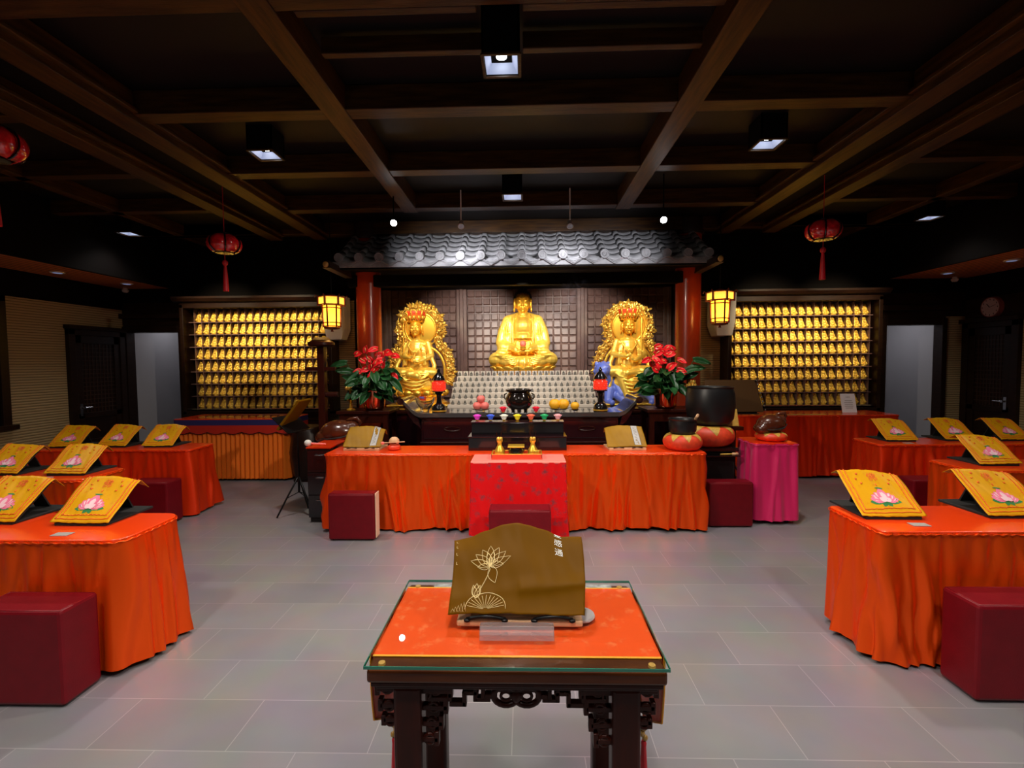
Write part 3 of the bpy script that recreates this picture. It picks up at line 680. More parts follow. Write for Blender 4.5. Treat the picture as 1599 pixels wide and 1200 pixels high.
def big_buddha():
    t = thing('golden_buddha', 'large golden buddha seated cross-legged at the centre of the altar', 'statue', (-.03, 7.85, 1.36))
    OZ = .15
    b = buddha_prims(); put(remesh(b, 'body', 'gold_bright', .0085, 3), 'body', t, (0, 0, OZ))
    h = MB(); face(h, (0, 0, 1.09), 1.12); h.cap((0, .01, .90), (0, .0, 1.0), .078, .085); put(remesh(h, 'head', 'gold_face', .0045, 2), 'head', t, (0, 0, OZ))
    hr = MB(); hr.ell((0, .03, 1.14), (.142, .142, .155)); hr.ell((0, .04, 1.29), (.075, .075, .06))
    pts = []
    for i in range(230):
        z = 1-(i+.5)/230; a = i*2.39996; r = math.sqrt(1-z*z); pts.append((r*math.cos(a), r*math.sin(a), z))
    for (x, y, z) in pts:
        P = (x*.142, .03+y*.142, 1.14+z*.155)
        if y < -.45 and P[2] < 1.215: continue
        hr.ell(P, (.016, .016, .013), nu=8, nv=6)
    # keep the cap above the forehead: cut front lower half
    o = hr.build('hair', 'hair_blue', t, smooth=True); o.location = (0, 0, OZ)
    bm = bmesh.new(); bm.from_mesh(o.data)
    bmesh.ops.delete(bm, geom=[v for v in bm.verts if v.co.y < -.035 and v.co.z < 1.195], context='VERTS'); bm.to_mesh(o.data); bm.free()
    l = MB(); l.lathe([(.44, -.15), (.47, -.13), (.40, -.09), (.36, -.06), (.42, -.02), (.52, .01), (.48, .02)], (0, -.04, OZ), n=40, sy=.75); l.build('lotus_throne', 'gold', t, smooth=40)
    for ring, (n, R, z0, hh, ph) in enumerate(((18, .50, -.05, .085, 0), (18, .47, -.06, .06, .17), (18, .47, -.08, -.07, 0))):
        pm = MB()
        for k in range(n):
            a = 2*PI*k/n+ph; rad = Vector((math.cos(a), math.sin(a)*.75, 0)); tan = Vector((-math.sin(a), math.cos(a)*.75, 0))
            def fn(u, v):
                wdt = .085*math.sin(PI*min(.98, .12+.86*(1-v)**.8))
                return Vector((0, -.04, OZ+z0)) + rad*(R-.05+.075*v) + tan*((u-.5)*2*wdt) + Vector((0, 0, hh*v)) + rad*(.02*(1-(2*u-1)**2))
            pm.grid(fn, 6, 5)
        pm.build('petal_ring', 'gold_bright', t, smooth=True, solid=.012)
    w = MB(); w.lathe([(.03, .0), (.045, .01), (.05, .045), (.035, .05)], (0, -.36, OZ+.30)); w.build('alms_bowl', 'gold', t, smooth=40)
    s = tag(MB().ell((0, 0, 0), (.052, .052, .052)).build('red_ball', 'peach', None, smooth=True), 'round red ball held above the hands of the big golden buddha', 'ball')
    s.location = (-.03, 7.85-.355, 1.36+OZ+.39)
big_buddha()

# small gilded figure used in the two wall cabinets
def small_buddha_mesh(name, m, nimbus=True, voxel=.028):
    b = buddha_prims(False); b.ell((0, -.01, 1.07), (.125, .13, .16)); b.ell((0, .03, 1.24), (.07, .07, .06))
    for q in (-1, 1): b.ell((q*.13, .01, 1.04), (.025, .04, .09)); b.tube([(q*.14, -.10, .82), (q*.18, -.16, .5), (q*.2, -.28, .32)], .022, 6)
    b.ell((0, -.30, .28), (.11, .06, .035)); b.lathe([(.40, -.16), (.46, -.12), (.36, -.06), (.50, .03)], (0, -.05, 0), n=20, sy=.8)
    if nimbus:
        pl = []
        for k in range(24): a = 2*PI*k/24; pl.append((.30*math.cos(a), .98+.37*math.sin(a)))
        b.prism(pl, .02, .14)
        pl = []
        for k in range(24): a = 2*PI*k/24; pl.append((.42*math.cos(a), .45+.46*math.sin(a)))
        b.prism(pl, .06, .18)
    me = remesh(b, name, m, voxel, 1)
    mn = min(v.co.z for v in me.vertices)
    hgt = max(v.co.z for v in me.vertices)-mn
    for v in me.vertices: v.co = Vector((v.co.x/hgt, v.co.y/hgt, (v.co.z-mn)/hgt))
    return me
SB = small_buddha_mesh('small_buddha', 'gold_bright')
for v in SB.vertices: v.co *= .172
ORD = ['top', 'second', 'third', 'fourth', 'fifth', 'sixth', 'seventh', 'bottom']
def cabinet(side, xa, xb, c0, dx, ncol):
    t = thing('statue_cabinet', 'wide dark wooden wall cabinet of gilded figures on the %s' % side, 'cabinet', ((xa+xb)/2, YB, .83))
    cx = (xa+xb)/2; hw = (xb-xa)/2; D = .30; H0, H1 = 0, 1.72
    b = MB()
    b.box(-hw, -hw+.06, -D, -.004, 0, 1.72); b.box(hw-.06, hw, -D, -.004, 0, 1.72); b.box(-hw, hw, -D, -.004, -.05, .055); b.box(-hw, hw, -D, -.004, 1.66, 1.74)
    b.build('frame', 'dark_wood', t, bevel=.008)
    m = MB(); m.prism([(-D-.01, 1.74), (-D-.06, 1.76), (-D-.09, 1.80), (-D-.09, 1.83), (-.004, 1.83), (-.004, 1.74)], -hw-.06, hw+.06, 'x'); m.build('top_moulding', 'dark_wood', t)
    bx(-hw+.06, hw-.06, -.02, -.005, .05, 1.66).build('back_panel', 'gold_trim_wood', t)
    g = MB(); bz = .925-.83
    for r in range(1, 8): z = bz+r*.1954-.012; g.box(-hw+.06, hw-.06, -.175, -.02, z-.006, z+.006)
    for c in range(ncol+1): x = c0-cx+(c-.5)*dx; g.box(x-.0025, x+.0025, -.17, -.02, .055, 1.66)
    g.build('shelf_grid', 'panel_wood', t)
    bx(-hw+.04, hw-.04, -.235, -.02, bz-.02, bz-.004).build('bottom_ledge', 'silver', t, bevel=.003)
    for r in range(8):
        lab = 'small gilded seated buddha on the %s shelf of the %s wall cabinet' % (ORD[7-r], side)
        for c in range(ncol):
            z = .925+r*.1954-.006 if r else .925-.004
            o = tag(put(SB, 'small_golden_buddha', None, (c0+c*dx, YB-.12, z)), lab, 'statuette', 'gilded buddhas in the %s wall cabinet' % side)
            o.rotation_euler = (0, 0, random.uniform(-.04, .04))
cabinet('left', -5.36, -2.98, -5.16, .1168, 19)
cabinet('right', 3.06, 5.34, 3.165, .1187, 18)

# ------------------------------------------------------------------ altar platform and stepped stand
t = thing('altar_platform', 'dark raised altar platform carrying the three golden statues', 'platform', (0, 7.5, 0))
bx(-2.0, 2.0, -1.0, -.002, 0, .96).build('front_block', 'lacquer', t, bevel=.01)
struct('wall_alcove_plinth', bx(-2.6, 2.6, 7.5, 8.56, 0, .9595), 'lacquer')
bx(-2.02, 2.02, -1.02, -.002, .90, .94).build('moulding', 'rosewood', t, bevel=.01)
t = thing('buddha_plinth', 'cream plinth under the lotus throne of the big golden buddha', 'plinth', (-.03, 7.85, .96))
bx(-.62, .62, -.36, .36, 0, .22).build('block', 'cream_step', t, bevel=.01); bx(-.55, .55, -.33, .33, .22, .40).build('upper_block', 'gold', t, bevel=.01)
t = thing('stepped_stand', 'pale six-step stand below the big buddha, filled with tiny figures', 'stand', (-.03, 6.72, .96))
SZ, SD = .0805, .092
for k in range(6):
    hw = 1.09-.018*k
    bx(-hw, hw, k*SD, k*SD+SD+ (.0 if k < 5 else .03), 0, .045+k*SZ).build('step', 'cream_step', t, bevel=.003)
SP = small_buddha_mesh('tiny_buddha', 'pewter', False, .045)
for v in SP.vertices: v.co *= .066
BK = MB(); BK.prism([(-.036, 0), (.036, 0), (.036, .070), (-.036, .070)], .026, .030)
BKM = BK.mesh('niche_tile', 'cream_step')
for k in range(6):
    n = 24-(k == 5)-(k == 4)
    for i in range(n):
        x = -.03 + (i-(n-1)/2)*.0885
        o = tag(put(SP, 'tiny_buddha', None, (x, 6.72+k*SD+.045, .96+.045+k*SZ)), 'tiny dark buddha in the %s row of the pale stepped stand' % ['bottom', 'fifth', 'fourth', 'third', 'second', 'top'][k], 'statuette', 'tiny buddhas on the stepped stand')
        put(BKM, 'niche_tile', o)

# ------------------------------------------------------------------ bodhisattvas with carved halos
def mandorla(t, w=1.0, rnd=1):
    R = random.Random(rnd)
    cz, r = 1.12, .30          # head circle; lower lobe
    # outer contour as a polar-ish list of points (x, z)
    def contour(off):
        pts = []
        for k in range(25):
            a = math.radians(-38+k*(256/24)); pts.append(((r+off)*math.cos(a), cz+(r+off)*math.sin(a)))
        low = []
        for k in range(13):
            a = math.radians(52-k*(80/12)); low.append(((.40+off)*math.cos(a)+.04, .52+(.44+off)*math.sin(a)))
        return [(-x, z) for x, z in low[::-1] if z > .03][::1] + pts[::-1] + [(x, z) for x, z in low if z > .03]
    ring = [p for p in contour(-.035)]
    L = MB(); L.tube([(x, .02, z) for x, z in ring if True], .022, 8)
    L.tube([( (r-.07)*math.cos(a), .0, cz+(r-.07)*math.sin(a)) for a in [2*PI*k/40 for k in range(40)]], .014, 8, True)
    L.tube([( (r-.02)*math.cos(a), .0, cz+(r-.02)*math.sin(a)) for a in [2*PI*k/40 for k in range(40)]], .012, 8, True)
    L.prism([((r-.06)*math.cos(2*PI*k/40), cz+(r-.06)*math.sin(2*PI*k/40)) for k in range(40)], .02, .04)
    for s in (-1, 1): L.tube([(s*((.40-.10)*math.cos(a)+.06), .0, .50+(.44-.08)*math.sin(a)) for a in [math.radians(70-k*12) for k in range(10)]], .022, 8)
    L.build('halo_ring', 'gold', t, smooth=50)
    O = MB(); seq = contour(.03)
    # scrolls, buds and flames piled along the rim
    for i in range(len(seq)-1):
        a, b_ = Vector((seq[i][0], 0, seq[i][1])), Vector((seq[i+1][0], 0, seq[i+1][1])); d = (b_-a); out = Vector((-d.z, 0, d.x)).normalized()
        if out.dot(a-Vector((0, 0, .75))) < 0: out = -out
        for q in range(9):
            p = a.lerp(b_, R.random()) + out*R.uniform(-.065, .05); y = R.uniform(-.03, .02); rr = R.uniform(.014, .03)
            kind = R.random()
            if kind < .45: O.ell((p.x, y, p.z), (rr*1.2, rr*.8, rr), (0, R.uniform(0, 3), 0), 10, 6)
            elif kind < .8:
                ph = R.uniform(0, 6); sgn = R.choice((-1, 1))
                O.tube([(p.x+(.005+.022*k/8)*math.cos(ph+sgn*k*.75), y-.01, p.z+(.005+.022*k/8)*math.sin(ph+sgn*k*.75)) for k in range(9)], [.009]*9, 6)
            else:
                tp = p+out*.05+d.normalized()*R.uniform(-.03, .03); O.tube([(p.x, y, p.z), ((p.x+tp.x)/2+.01, y-.01, (p.z+tp.z)/2), (tp.x, y, tp.z)], [.018, .014, .004], 6)
    O.tube([(x, .045, z) for x, z in contour(.012)], .036, 8)
    O.tube([(x, .0, z) for x, z in contour(.06)], .010, 6); O.tube([(x, .01, z) for x, z in contour(.0)], .012, 6)
    O.tube([(0, 0, cz+r+.04), (0, -.01, cz+r+.10)], [.045, .006], 8); O.ell((0, 0, cz+r+.03), (.05, .03, .04))
    O.build('carved_rim', 'gold_lace', t, smooth=50)

def bodhi_prims(pendent=True, staff_side=0):
    b = MB(); Z = .42
    def e(c, r, **k): b.ell((c[0], c[1], c[2]+Z), r, **k)
    def c_(p, q, r0, r1): b.cap((p[0], p[1], p[2]+Z), (q[0], q[1], q[2]+Z), r0, r1)
    e((0, .02, .12), (.17, .14, .17)); e((0, .02, .30), (.135, .10, .17)); e((0, .03, .40), (.155, .085, .08)); c_((0, .03, .44), (0, .01, .53), .05, .048)
    for q in (-1, 1):
        c_((q*.15, .03, .42), (q*.195, .0, .26), .055, .048); c_((q*.195, -.01, .25), (q*.06, -.16, .17 if q > 0 else .22), .048, .03)
        e((q*.05, -.175, .17 if q > 0 else .225), (.035, .025, .02))
        for k in range(4): b.cap((q*.045, -.185, Z+(.165 if q > 0 else .22)+.010*k), (q*.0, -.20, Z+(.17 if q > 0 else .23)+.010*k), .007, .006, 6)
        e((q*.15, -.08, .03), (.14, .15, .075)); e((q*.22, -.12, .02), (.10, .10, .07))
        for k in range(4): b.tube(arc((q*(.30-.03*k), -.14-.02*k, Z+.06-.02*k), (q*.03, -.22, Z+.03-.03*k), (0, -.045, -.02)), .008, 6)
        for k in range(3): b.tube([(q*(.07+.025*k), -.07, Z+.44-.03*k), (q*(.10+.02*k), -.10, Z+.30), (q*(.11+.02*k), -.12, Z+.12)], .008, 6)
        # hanging scarves
        b.tube([(q*.20, -.02, Z+.24), (q*.25, -.06, Z+.12), (q*.24, -.14, Z-.02), (q*.27, -.17, Z-.18), (q*.22, -.16, Z-.30)], [.03, .03, .028, .024, .01], 8)
    c_((.18, -.14, .02), (-.05, -.22, .0), .065, .05)
    if pendent:
        c_((-.13, -.18, .0), (-.06, -.24, -.28), .07, .05); c_((-.06, -.25, -.29), (-.06, -.33, -.31), .035, .026)
    else:
        c_((-.18, -.14, .02), (.05, -.23, -.02), .065, .05)
    for k in range(5): b.tube(arc((-.20+.02*k, -.16, Z-.03-.05*k), (.20-.02*k, -.16, Z-.05-.045*k), (0, -.13, -.06)), .014, 6)
    b.ell((0, -.10, Z-.14), (.24, .14, .14)); b.tube([(.0, -.11, Z+.33), (.0, -.125, Z+.24), (.0, -.12, Z+.15)], .012, 6)
    b.tube(arc((-.09, -.08, Z+.40), (.09, -.08, Z+.40), (0, -.05, -.10)), .009, 6)
    return b
def bodhisattva(name, lab, x, mount):
    t = thing(name, lab, 'statue', (x, 7.22, .96))
    mandorla(t, rnd=3 if mount else 5)
    for c_ in t.children: c_.scale = (1.02, 1, 1.05)
    halo = set(t.children)
    put(remesh(bodhi_prims(mount), 'body', 'gold_bright', .007, 2), 'body', t)
    h = MB(); face(h, (0, -.01, 1.055), .70); h.cap((0, .01, .93), (0, .01, 1.0), .046, .05); put(remesh(h, 'head', 'gold_face', .0035, 1), 'head', t)
    hr = MB(); hr.ell((0, .025, 1.09), (.088, .088, .095)); hr.ell((0, .02, 1.21), (.05, .05, .06)); o = hr.build('hair', 'hair_blue', t, smooth=True)
    bm = bmesh.new(); bm.from_mesh(o.data); bmesh.ops.delete(bm, geom=[v for v in bm.verts if v.co.y < -.03 and v.co.z < 1.115], context='VERTS'); bm.to_mesh(o.data); bm.free()
    c = MB(); c.lathe([(.085, 1.12), (.11, 1.135), (.085, 1.15)], (0, .01, 0), n=28); c.build('crown_band', 'gold', t, smooth=40)
    lf = MB(); lg = MB()
    for k in range(5):
        a = -PI/2+(k-2)*.55; dx, dy = math.cos(a), math.sin(a)
        def fn(u, v, dx=dx, dy=dy):
            w_ = .045*math.sin(PI*min(.97, .25+.72*(1-v))); r = .092+.045*v
            return (dx*r-dy*(u-.5)*2*w_, .01+dy*r+dx*(u-.5)*2*w_, 1.14+.13*v)
        lf.grid(fn, 5, 5)
        lg.ell((dx*.115, .01+dy*.115, 1.19), (.02, .02, .03)); 
        for s in (-1, 1): lg.tube([(dx*(.096+.045*v)-dy*s*.045*math.sin(PI*min(.97, .25+.72*(1-v))), .01+dy*(.096+.045*v)+dx*s*.045*math.sin(PI*min(.97, .25+.72*(1-v))), 1.14+.13*v) for v in (0, .25, .5, .75, 1)], .006, 6)
    lf.build('crown_leaf', 'crown_red', t, smooth=True, solid=.004); lg.build('crown_ornament', 'gold', t, smooth=True)
    for c_ in t.children:
        if c_ not in halo: c_.scale = (1.16, 1.08, 1.13); c_.location = (0 if mount else -.07, 0, 0)
    if mount:
        m = MB()   # blue lion lying under the figure, head to the left
        m.ell((-.02, -.02, .20), (.36, .20, .17)); m.cap((-.30, -.06, .28), (-.40, -.12, .46), .13, .11); m.ell((-.40, -.14, .52), (.12, .13, .12)); m.ell((-.42, -.24, .49), (.07, .08, .06)); m.ell((-.42, -.24, .43), (.055, .07, .03))
        for s in (-1, 1): m.ell((-.40+s*.09, -.08, .61), (.03, .02, .045)); m.ell((-.40+s*.045, -.245, .56), (.02, .02, .018))
        for k in range(12): a = k*PI/6; m.ell((-.38+.12*math.cos(a), -.06, .50+.12*math.sin(a)), (.04, .05, .04))
        m.cap((-.30, -.14, .22), (-.34, -.22, .07), .085, .06); m.cap((-.34, -.22, .05), (-.30, -.32, .045), .05, .045)
        m.cap((.28, -.10, .20), (.34, -.18, .09), .11, .08); m.cap((.34, -.18, .06), (.28, -.30, .045), .055, .045)
        m.cap((-.18, -.18, .14), (-.10, -.28, .05), .08, .05); m.tube([(.32, .05, .25), (.44, .03, .30), (.47, 0, .42), (.42, -.02, .50)], [.04, .045, .05, .02], 8)
        m.cap((-.22, -.10, .34), (-.14, -.22, .16), .07, .06)
        put(remesh(m, 'lion', 'blue_paint', .010, 2), 'lion', t)
        bx(-.06, .03, -.27, -.255, .04, .15, rot=(0, .3, 0)).build('lotus_tab', 'peach', t, bevel=.004)
        st = MB(); st.cone((.17, -.12, .62), (.19, -.05, 1.30), .010, .014, 10); st.build('sword', 'gold', t, smooth=40)
    else:
        m = MB(); m.lathe([(.36, .0), (.40, .05), (.30, .12), (.33, .20), (.38, .26)], (0, -.02, 0), n=32, sy=.75)
        for k in range(16): a = 2*PI*k/16; m.ell((.36*math.cos(a), -.02+.27*math.sin(a), .20), (.07, .06, .055))
        m.build('lotus_seat', 'gold', t, smooth=50)
        st = MB(); st.cone((-.26, -.14, .10), (-.24, -.08, 1.25), .010, .010, 10); st.lathe([(.01, 0), (.03, .03), (.008, .07)], (-.24, -.08, 1.25), n=12); st.build('staff', 'gold', t, smooth=40)
        g = MB(); g.box(.0, .14, -.335, -.328, .03, .15); g.build('blue_red_tile', 'crown_red', t, bevel=.004)
        bx(.025, .105, -.342, -.335, .075, .14).build('blue_inset', 'blue_paint', t)
    b = MB(); b.box(-.46, .46, -.32, .22, .001, .03); b.prism([(-.46, .03), (.46, .03), (.44, .002), (.38, .014), (-.38, .014), (-.44, .002)], -.335, -.32); b.build('gold_base', 'gold', t, bevel=.004)
bodhisattva('golden_bodhisattva', 'gilded crowned bodhisattva with a carved halo on the left of the altar', -1.60, False)
bodhisattva('golden_bodhisattva', 'gilded crowned bodhisattva on a blue lion on the right of the altar', 1.57, True)

# ================================================================== ALTAR FURNITURE
# long console with upturned ends
def console():
    t = thing('altar_console', 'dark lacquered altar console with upturned scroll ends before the golden statues', 'altar table', (-.075, 5.95, 0))
    top = []; n = 14; L = 1.22
    prof = [(-L, 1.0), (L, 1.0)]
    def curve(s):
        return [(s*L, 1.0), (s*(L+.05), 1.02), (s*(L+.10), 1.06), (s*(L+.145), 1.11), (s*(L+.185), 1.15), (s*(L+.215), 1.165)]
    upper = curve(-1)[::-1]+curve(1)
    lower = [(s_, z-.055) for s_, z in upper][::-1]
    MB().prism(upper+lower, -.27, .30).build('top', 'lacquer_top', t, smooth=30, bevel=.006)
    r = MB()
    for s in (-1, 1): r.cone((s*(L+.225), -.28, 1.145), (s*(L+.225), .31, 1.145), .042, .042, 20)
    r.build('scroll_end', 'lacquer', t, smooth=40)
    for s in (-1, 1):
        br = MB(); br.prism([(s*(L+.20), 1.13), (s*(L+.11), 1.02), (s*(L+.02), .95), (s*(L-.02), .80), (s*(L+.08), .88), (s*(L+.13), .96), (s*(L+.20), 1.08)], -.25, .27); br.build('side_bracket', 'lacquer', t, bevel=.008)
    b = MB(); b.box(-1.21, 1.21, -.22, .25, .10, .945); b.box(-1.24, 1.24, -.25, .28, .0, .12); b.build('body', 'lacquer', t, bevel=.01)
    m = MB(); m.box(-1.22, 1.22, -.255, -.22, .93, .945); m.box(-1.22, 1.22, -.24, -.22, .62, .64); m.box(-1.22, 1.22, -.25, -.22, .56, .60); m.build('moulding', 'rosewood', t, bevel=.004)
    for k in range(3):
        x = -.82+.82*k; p = MB(); p.box(x-.36, x+.36, -.232, -.218, .68, .90); p.build('drawer_front', 'lacquer', t, bevel=.008)
        q = MB(); q.tube([(x+.10*math.cos(a), -.238, .80+.025*math.sin(a)) for a in [2*PI*i/20 for i in range(20)]], .006, 6, True); q.build('carved_oval', 'rosewood', t, smooth=40)
console()

def flower_stand(x, lab):
    t = thing('plant_stand', lab, 'side table', (x, 5.92, 0), group='side tables with potted flowers')
    w = .33
    bx(-w, w, -.24, .24, .99, 1.03).build('top', 'rosewood', t, bevel=.006)
    for sx in (-1, 1):
        for sy in (-1, 1): bx(sx*(w-.06)-.03, sx*(w-.06)+.03, sy*.19-.03, sy*.19+.03, 0, .99).build('leg', 'rosewood', t, bevel=.005)
    bx(-w+.06, w-.06, -.215, -.195, .88, .99).build('apron', 'rosewood', t, bevel=.004); bx(-w+.06, w-.06, .195, .215, .88, .99).build('rear_apron', 'rosewood', t, bevel=.004)
    bx(-w+.05, w-.05, -.19, .19, .25, .28).build('shelf', 'rosewood', t, bevel=.004)
flower_stand(-1.99, 'reddish side table under the left pot of red flowers'); flower_stand(1.80, 'reddish side table under the right pot of red flowers')

def anthurium(x, y, lab, rnd, lean):
    R = random.Random(rnd); t = thing('potted_anthurium', lab, 'potted plant', (x, y, 1.03), group='copper pots of red flowers')
    MB().lathe([(.095, 0), (.125, .02), (.13, .05), (.145, .245), (.138, .25), (.13, .23)], n=32).build('pot', 'copper', t, smooth=40)
    MB().cone((0, 0, .20), (0, 0, .235), .13, .133, 24).build('soil', 'soil', t)
    st = MB(); lf = MB()
    def leaf(mb, p, d, L, W, droop, nrm):
        d = Vector(d).normalized(); nrm = Vector(nrm).normalized(); side = d.cross(nrm).normalized(); nrm = side.cross(d)
        def fn(u, v):
            w_ = W*(math.sin(PI*min(1, v*.90+.10))**.7)*(1-.35*v); s_ = (u-.5)*2
            back = -.10*L*abs(s_)*max(0, 1-4*v)      # heart-shaped lobes
            return Vector(p) + d*(L*v+back) + side*(s_*w_) + nrm*(.16*L*abs(s_)) + Vector((0, 0, -droop*v*v*L))
        mb.grid(fn, 6, 8)
    for i in range(64):
        a = R.uniform(0, 2*PI); rr = R.uniform(.06, .24); z = .24+R.uniform(-.04, .28)*(1-rr*.8)
        p = Vector((math.cos(a)*rr, math.sin(a)*rr, z)); st.tube([(math.cos(a)*.04, math.sin(a)*.04, .22), (p.x*.55, p.y*.55, z*.75+.06), tuple(p)], .005, 5)
        leaf(lf, p, (math.cos(a), math.sin(a)*.5-.1, R.uniform(-.7, .5)), R.uniform(.13, .20), R.uniform(.055, .08), R.uniform(.0, .4), (R.uniform(-.4, .4), -.8, .6+R.uniform(-.3, .3)))
    for q in range(3):
        sx = lean*(.20+.06*q); p = (sx, -.05, .36+.11*q); leaf(lf, p, (lean, -.1, .5-.3*q), .20, .06, .15, (0, -.8, .5)); st.tube([(0, 0, .22), (sx*.6, -.02, .35), p], .005, 5)
    lf.build('foliage', 'leaf', t, smooth=True, solid=.002)
    for i in range(26):
        a = R.uniform(0, 2*PI); rr = R.uniform(.02, .25); z = .50+R.uniform(-.02, .30)-rr*.4
        p = Vector((math.cos(a)*rr+lean*-.04, math.sin(a)*rr*.7-.05, z)); st.tube([(math.cos(a)*.03, math.sin(a)*.03, .22), (p.x*.5, p.y*.5, z*.6+.05), tuple(p)], .004, 5)
        an = R.uniform(-.6, PI+.6); d = Vector((math.cos(an), -.25, math.sin(an)*.8)); s = MB(); nr = Vector((R.uniform(-.4, .4), -1, R.uniform(.1, .7)))
        leaf(s, p, d, R.uniform(.10, .135), R.uniform(.042, .058), R.uniform(0, .3), nr); o = s.build('spathe', 'spathe', t, smooth=True, solid=.002)
        q = MB(); n_ = nr.normalized(); q.tube([tuple(p+d.normalized()*.015), tuple(p+n_*.02+d.normalized()*.03), tuple(p+n_*.035+d.normalized()*.055)], [.006, .006, .004], 6); q.build('spadix', 'spadix', o, smooth=True)
    st.build('stems', 'leaf', t, smooth=True)
anthurium(-1.90, 5.86, 'copper pot of red anthuriums on the left side table', 4, -1); anthurium(1.735, 5.86, 'copper pot of red anthuriums on the right side table', 9, 1)

def gold_lamp(x, y, lab):
    t = thing('gold_lotus_ornament', lab, 'ornament', (x, y, 1.03), group='gold lotus ornaments beside the flower pots')
    MB().lathe([(.05, 0), (.055, .015), (.02, .03), (.015, .10), (.04, .13), (.015, .16), (.012, .24), (.03, .26)], n=16).build('stem', 'gold', t, smooth=40)
    for k, (r, z) in enumerate(((.05, .26), (.035, .30))):
        p = MB()
        for i in range(8):
            a = 2*PI*i/8+k*.4; p.ell((r*math.cos(a), r*math.sin(a), z+.02), (.02, .02, .03), nu=8, nv=6)
        p.build('petals', 'gold_lace', t, smooth=True)
gold_lamp(-2.17, 5.78, 'small gold lotus ornament left of the left flower pot'); gold_lamp(2.02, 5.78, 'small gold lotus ornament right of the right flower pot')

def oil_lamp(x, lab):
    t = thing('altar_lamp', lab, 'lamp', (x, 5.78, 1.0), group='red glass altar lamps')
    MB().lathe([(.085, 0), (.088, .05), (.07, .09), (.035, .115), (.028, .17), (.032, .22), (.05, .235), (.05, .25), (.045, .26)], n=28).build('pedestal', 'black_gloss', t, smooth=40)
    g = MB(); g.lathe([(.045, .26), (.070, .272), (.082, .30), (.084, .34), (.076, .375), (.06, .395)], n=28)
    for k in range(14):
        for j in range(4): a = 2*PI*(k+.5*(j % 2))/14; g.ell((.080*math.cos(a), .080*math.sin(a), .285+.027*j), (.010, .010, .010), nu=6, nv=5)
    g.build('globe', 'red_glass', t, smooth=40)
    MB().lathe([(.062, .39), (.088, .40), (.075, .425), (.052, .46), (.020, .495), (.022, .515), (.006, .545)], n=28).build('roof', 'black_gloss', t, smooth=40)
    c = MB()
    c.tube([(.082*math.cos(a), .082*math.sin(a), .26) for a in [2*PI*k/24 for k in range(24)]], .006, 6, True)
    c.build('cage', 'black_gloss', t, smooth=40)
    MB().lathe([(.089, .012), (.0905, .02), (.089, .03)], n=28).build('gold_band', 'gold', t, smooth=40)
oil_lamp(-1.065, 'black altar lamp with red glass globe on the left of the console'); oil_lamp(.92, 'black altar lamp with red glass globe on the right of the console')

# censer in the middle of the console
t = thing('incense_burner', 'shiny black incense burner with a tall incense stick at the console centre', 'incense burner', (-.075, 5.80, 1.0))
b = MB()
for k in range(3): a = -PI/2+2*PI*k/3; b.cone((.085*math.cos(a), .085*math.sin(a), 0), (.10*math.cos(a), .10*math.sin(a), .06), .020, .032, 12)
b.lathe([(.06, .03), (.12, .042), (.158, .085), (.172, .135), (.165, .18), (.138, .225), (.132, .24), (.165, .262), (.165, .28), (.14, .28), (.13, .255)], n=36); b.build('bowl', 'censer', t, smooth=40)
h = MB()
for s in (-1, 1): h.tube([(s*.165, 0, .15), (s*.185, 0, .175), (s*.185, 0, .21), (s*.15, 0, .23)], .008, 8)
h.build('handle', 'censer', t, smooth=True); MB().cone((0, 0, .24), (0, 0, .262), .125, .13, 24).build('ash', 'soil', t)
MB().cone((0, 0, .25), (0, 0, .62), .0035, .003, 6).build('incense_stick', 'black_metal', t)
# offerings
def fruit(name, p, r, m, lab, grp, sq=.92):
    t = thing(name, lab, name.split('_')[-1] if name != 'peach' else 'fruit', p, group=grp); f = MB()
    f.lathe([(r*.02, -r*sq*.86), (r*.30, -r*sq*.97), (r*.7, -r*sq*.72), (r*.97, -r*sq*.2), (r, r*.1), (r*.86, r*sq*.55), (r*.5, r*sq*.88), (r*.22, r*sq*.92), (r*.02, r*sq*.82)], n=20); f.build('flesh', m, t, smooth=True)
    s = MB(); s.cone((0, 0, r*sq*.8), (r*.1, 0, r*sq*1.12), .004, .003, 6); s.build('stalk', 'leaf', t)
def plate(p, r, lab):
    t = thing('offering_plate', lab, 'plate', p); MB().lathe([(r*.4, 0), (r*.42, .012), (r*.9, .028), (r, .038), (r*.95, .038), (r*.4, .018)], n=28).build('dish', 'glassware', t, smooth=40)
plate((-.555, 5.86, 1.0), .12, 'clear glass plate under the three pink fruits'); plate((.42, 5.86, 1.0), .13, 'clear glass plate under the two yellow melons'); plate((.61, 5.745, 1.0), .05, 'clear glass dish under the single orange')
fruit('peach', (-.60, 5.84, 1.073), .055, 'peach', 'pink round fruit, front left of the stack of three', 'pink fruits'); fruit('peach', (-.505, 5.84, 1.073), .055, 'peach', 'pink round fruit, front right of the stack of three', 'pink fruits'); fruit('peach', (-.553, 5.85, 1.155), .055, 'peach', 'pink round fruit on top of the stack of three', 'pink fruits')
fruit('yellow_melon', (.365, 5.84, 1.088), .072, 'orange_fruit', 'large yellow fruit on the left of the pair', 'yellow fruits'); fruit('yellow_melon', (.475, 5.84, 1.088), .072, 'orange_fruit', 'large yellow fruit on the right of the pair', 'yellow fruits')
fruit('single_orange', (.605, 5.745, 1.075), .054, 'orange_fruit', 'single orange standing apart at the console front', None)
t = thing('scroll_face_bowl', 'glass bowl shape added for the lit inner face of the left scroll end', 'bowl', (-1.27, 5.92, 1.02)); MB().lathe([(.05, -.02), (.055, 0), (.11, .09), (.125, .16), (.118, .16), (.10, .09), (.04, .01)], n=28).build('bowl', 'glassware', t, smooth=40)  # bowl shape added where the upturned console end only catches light

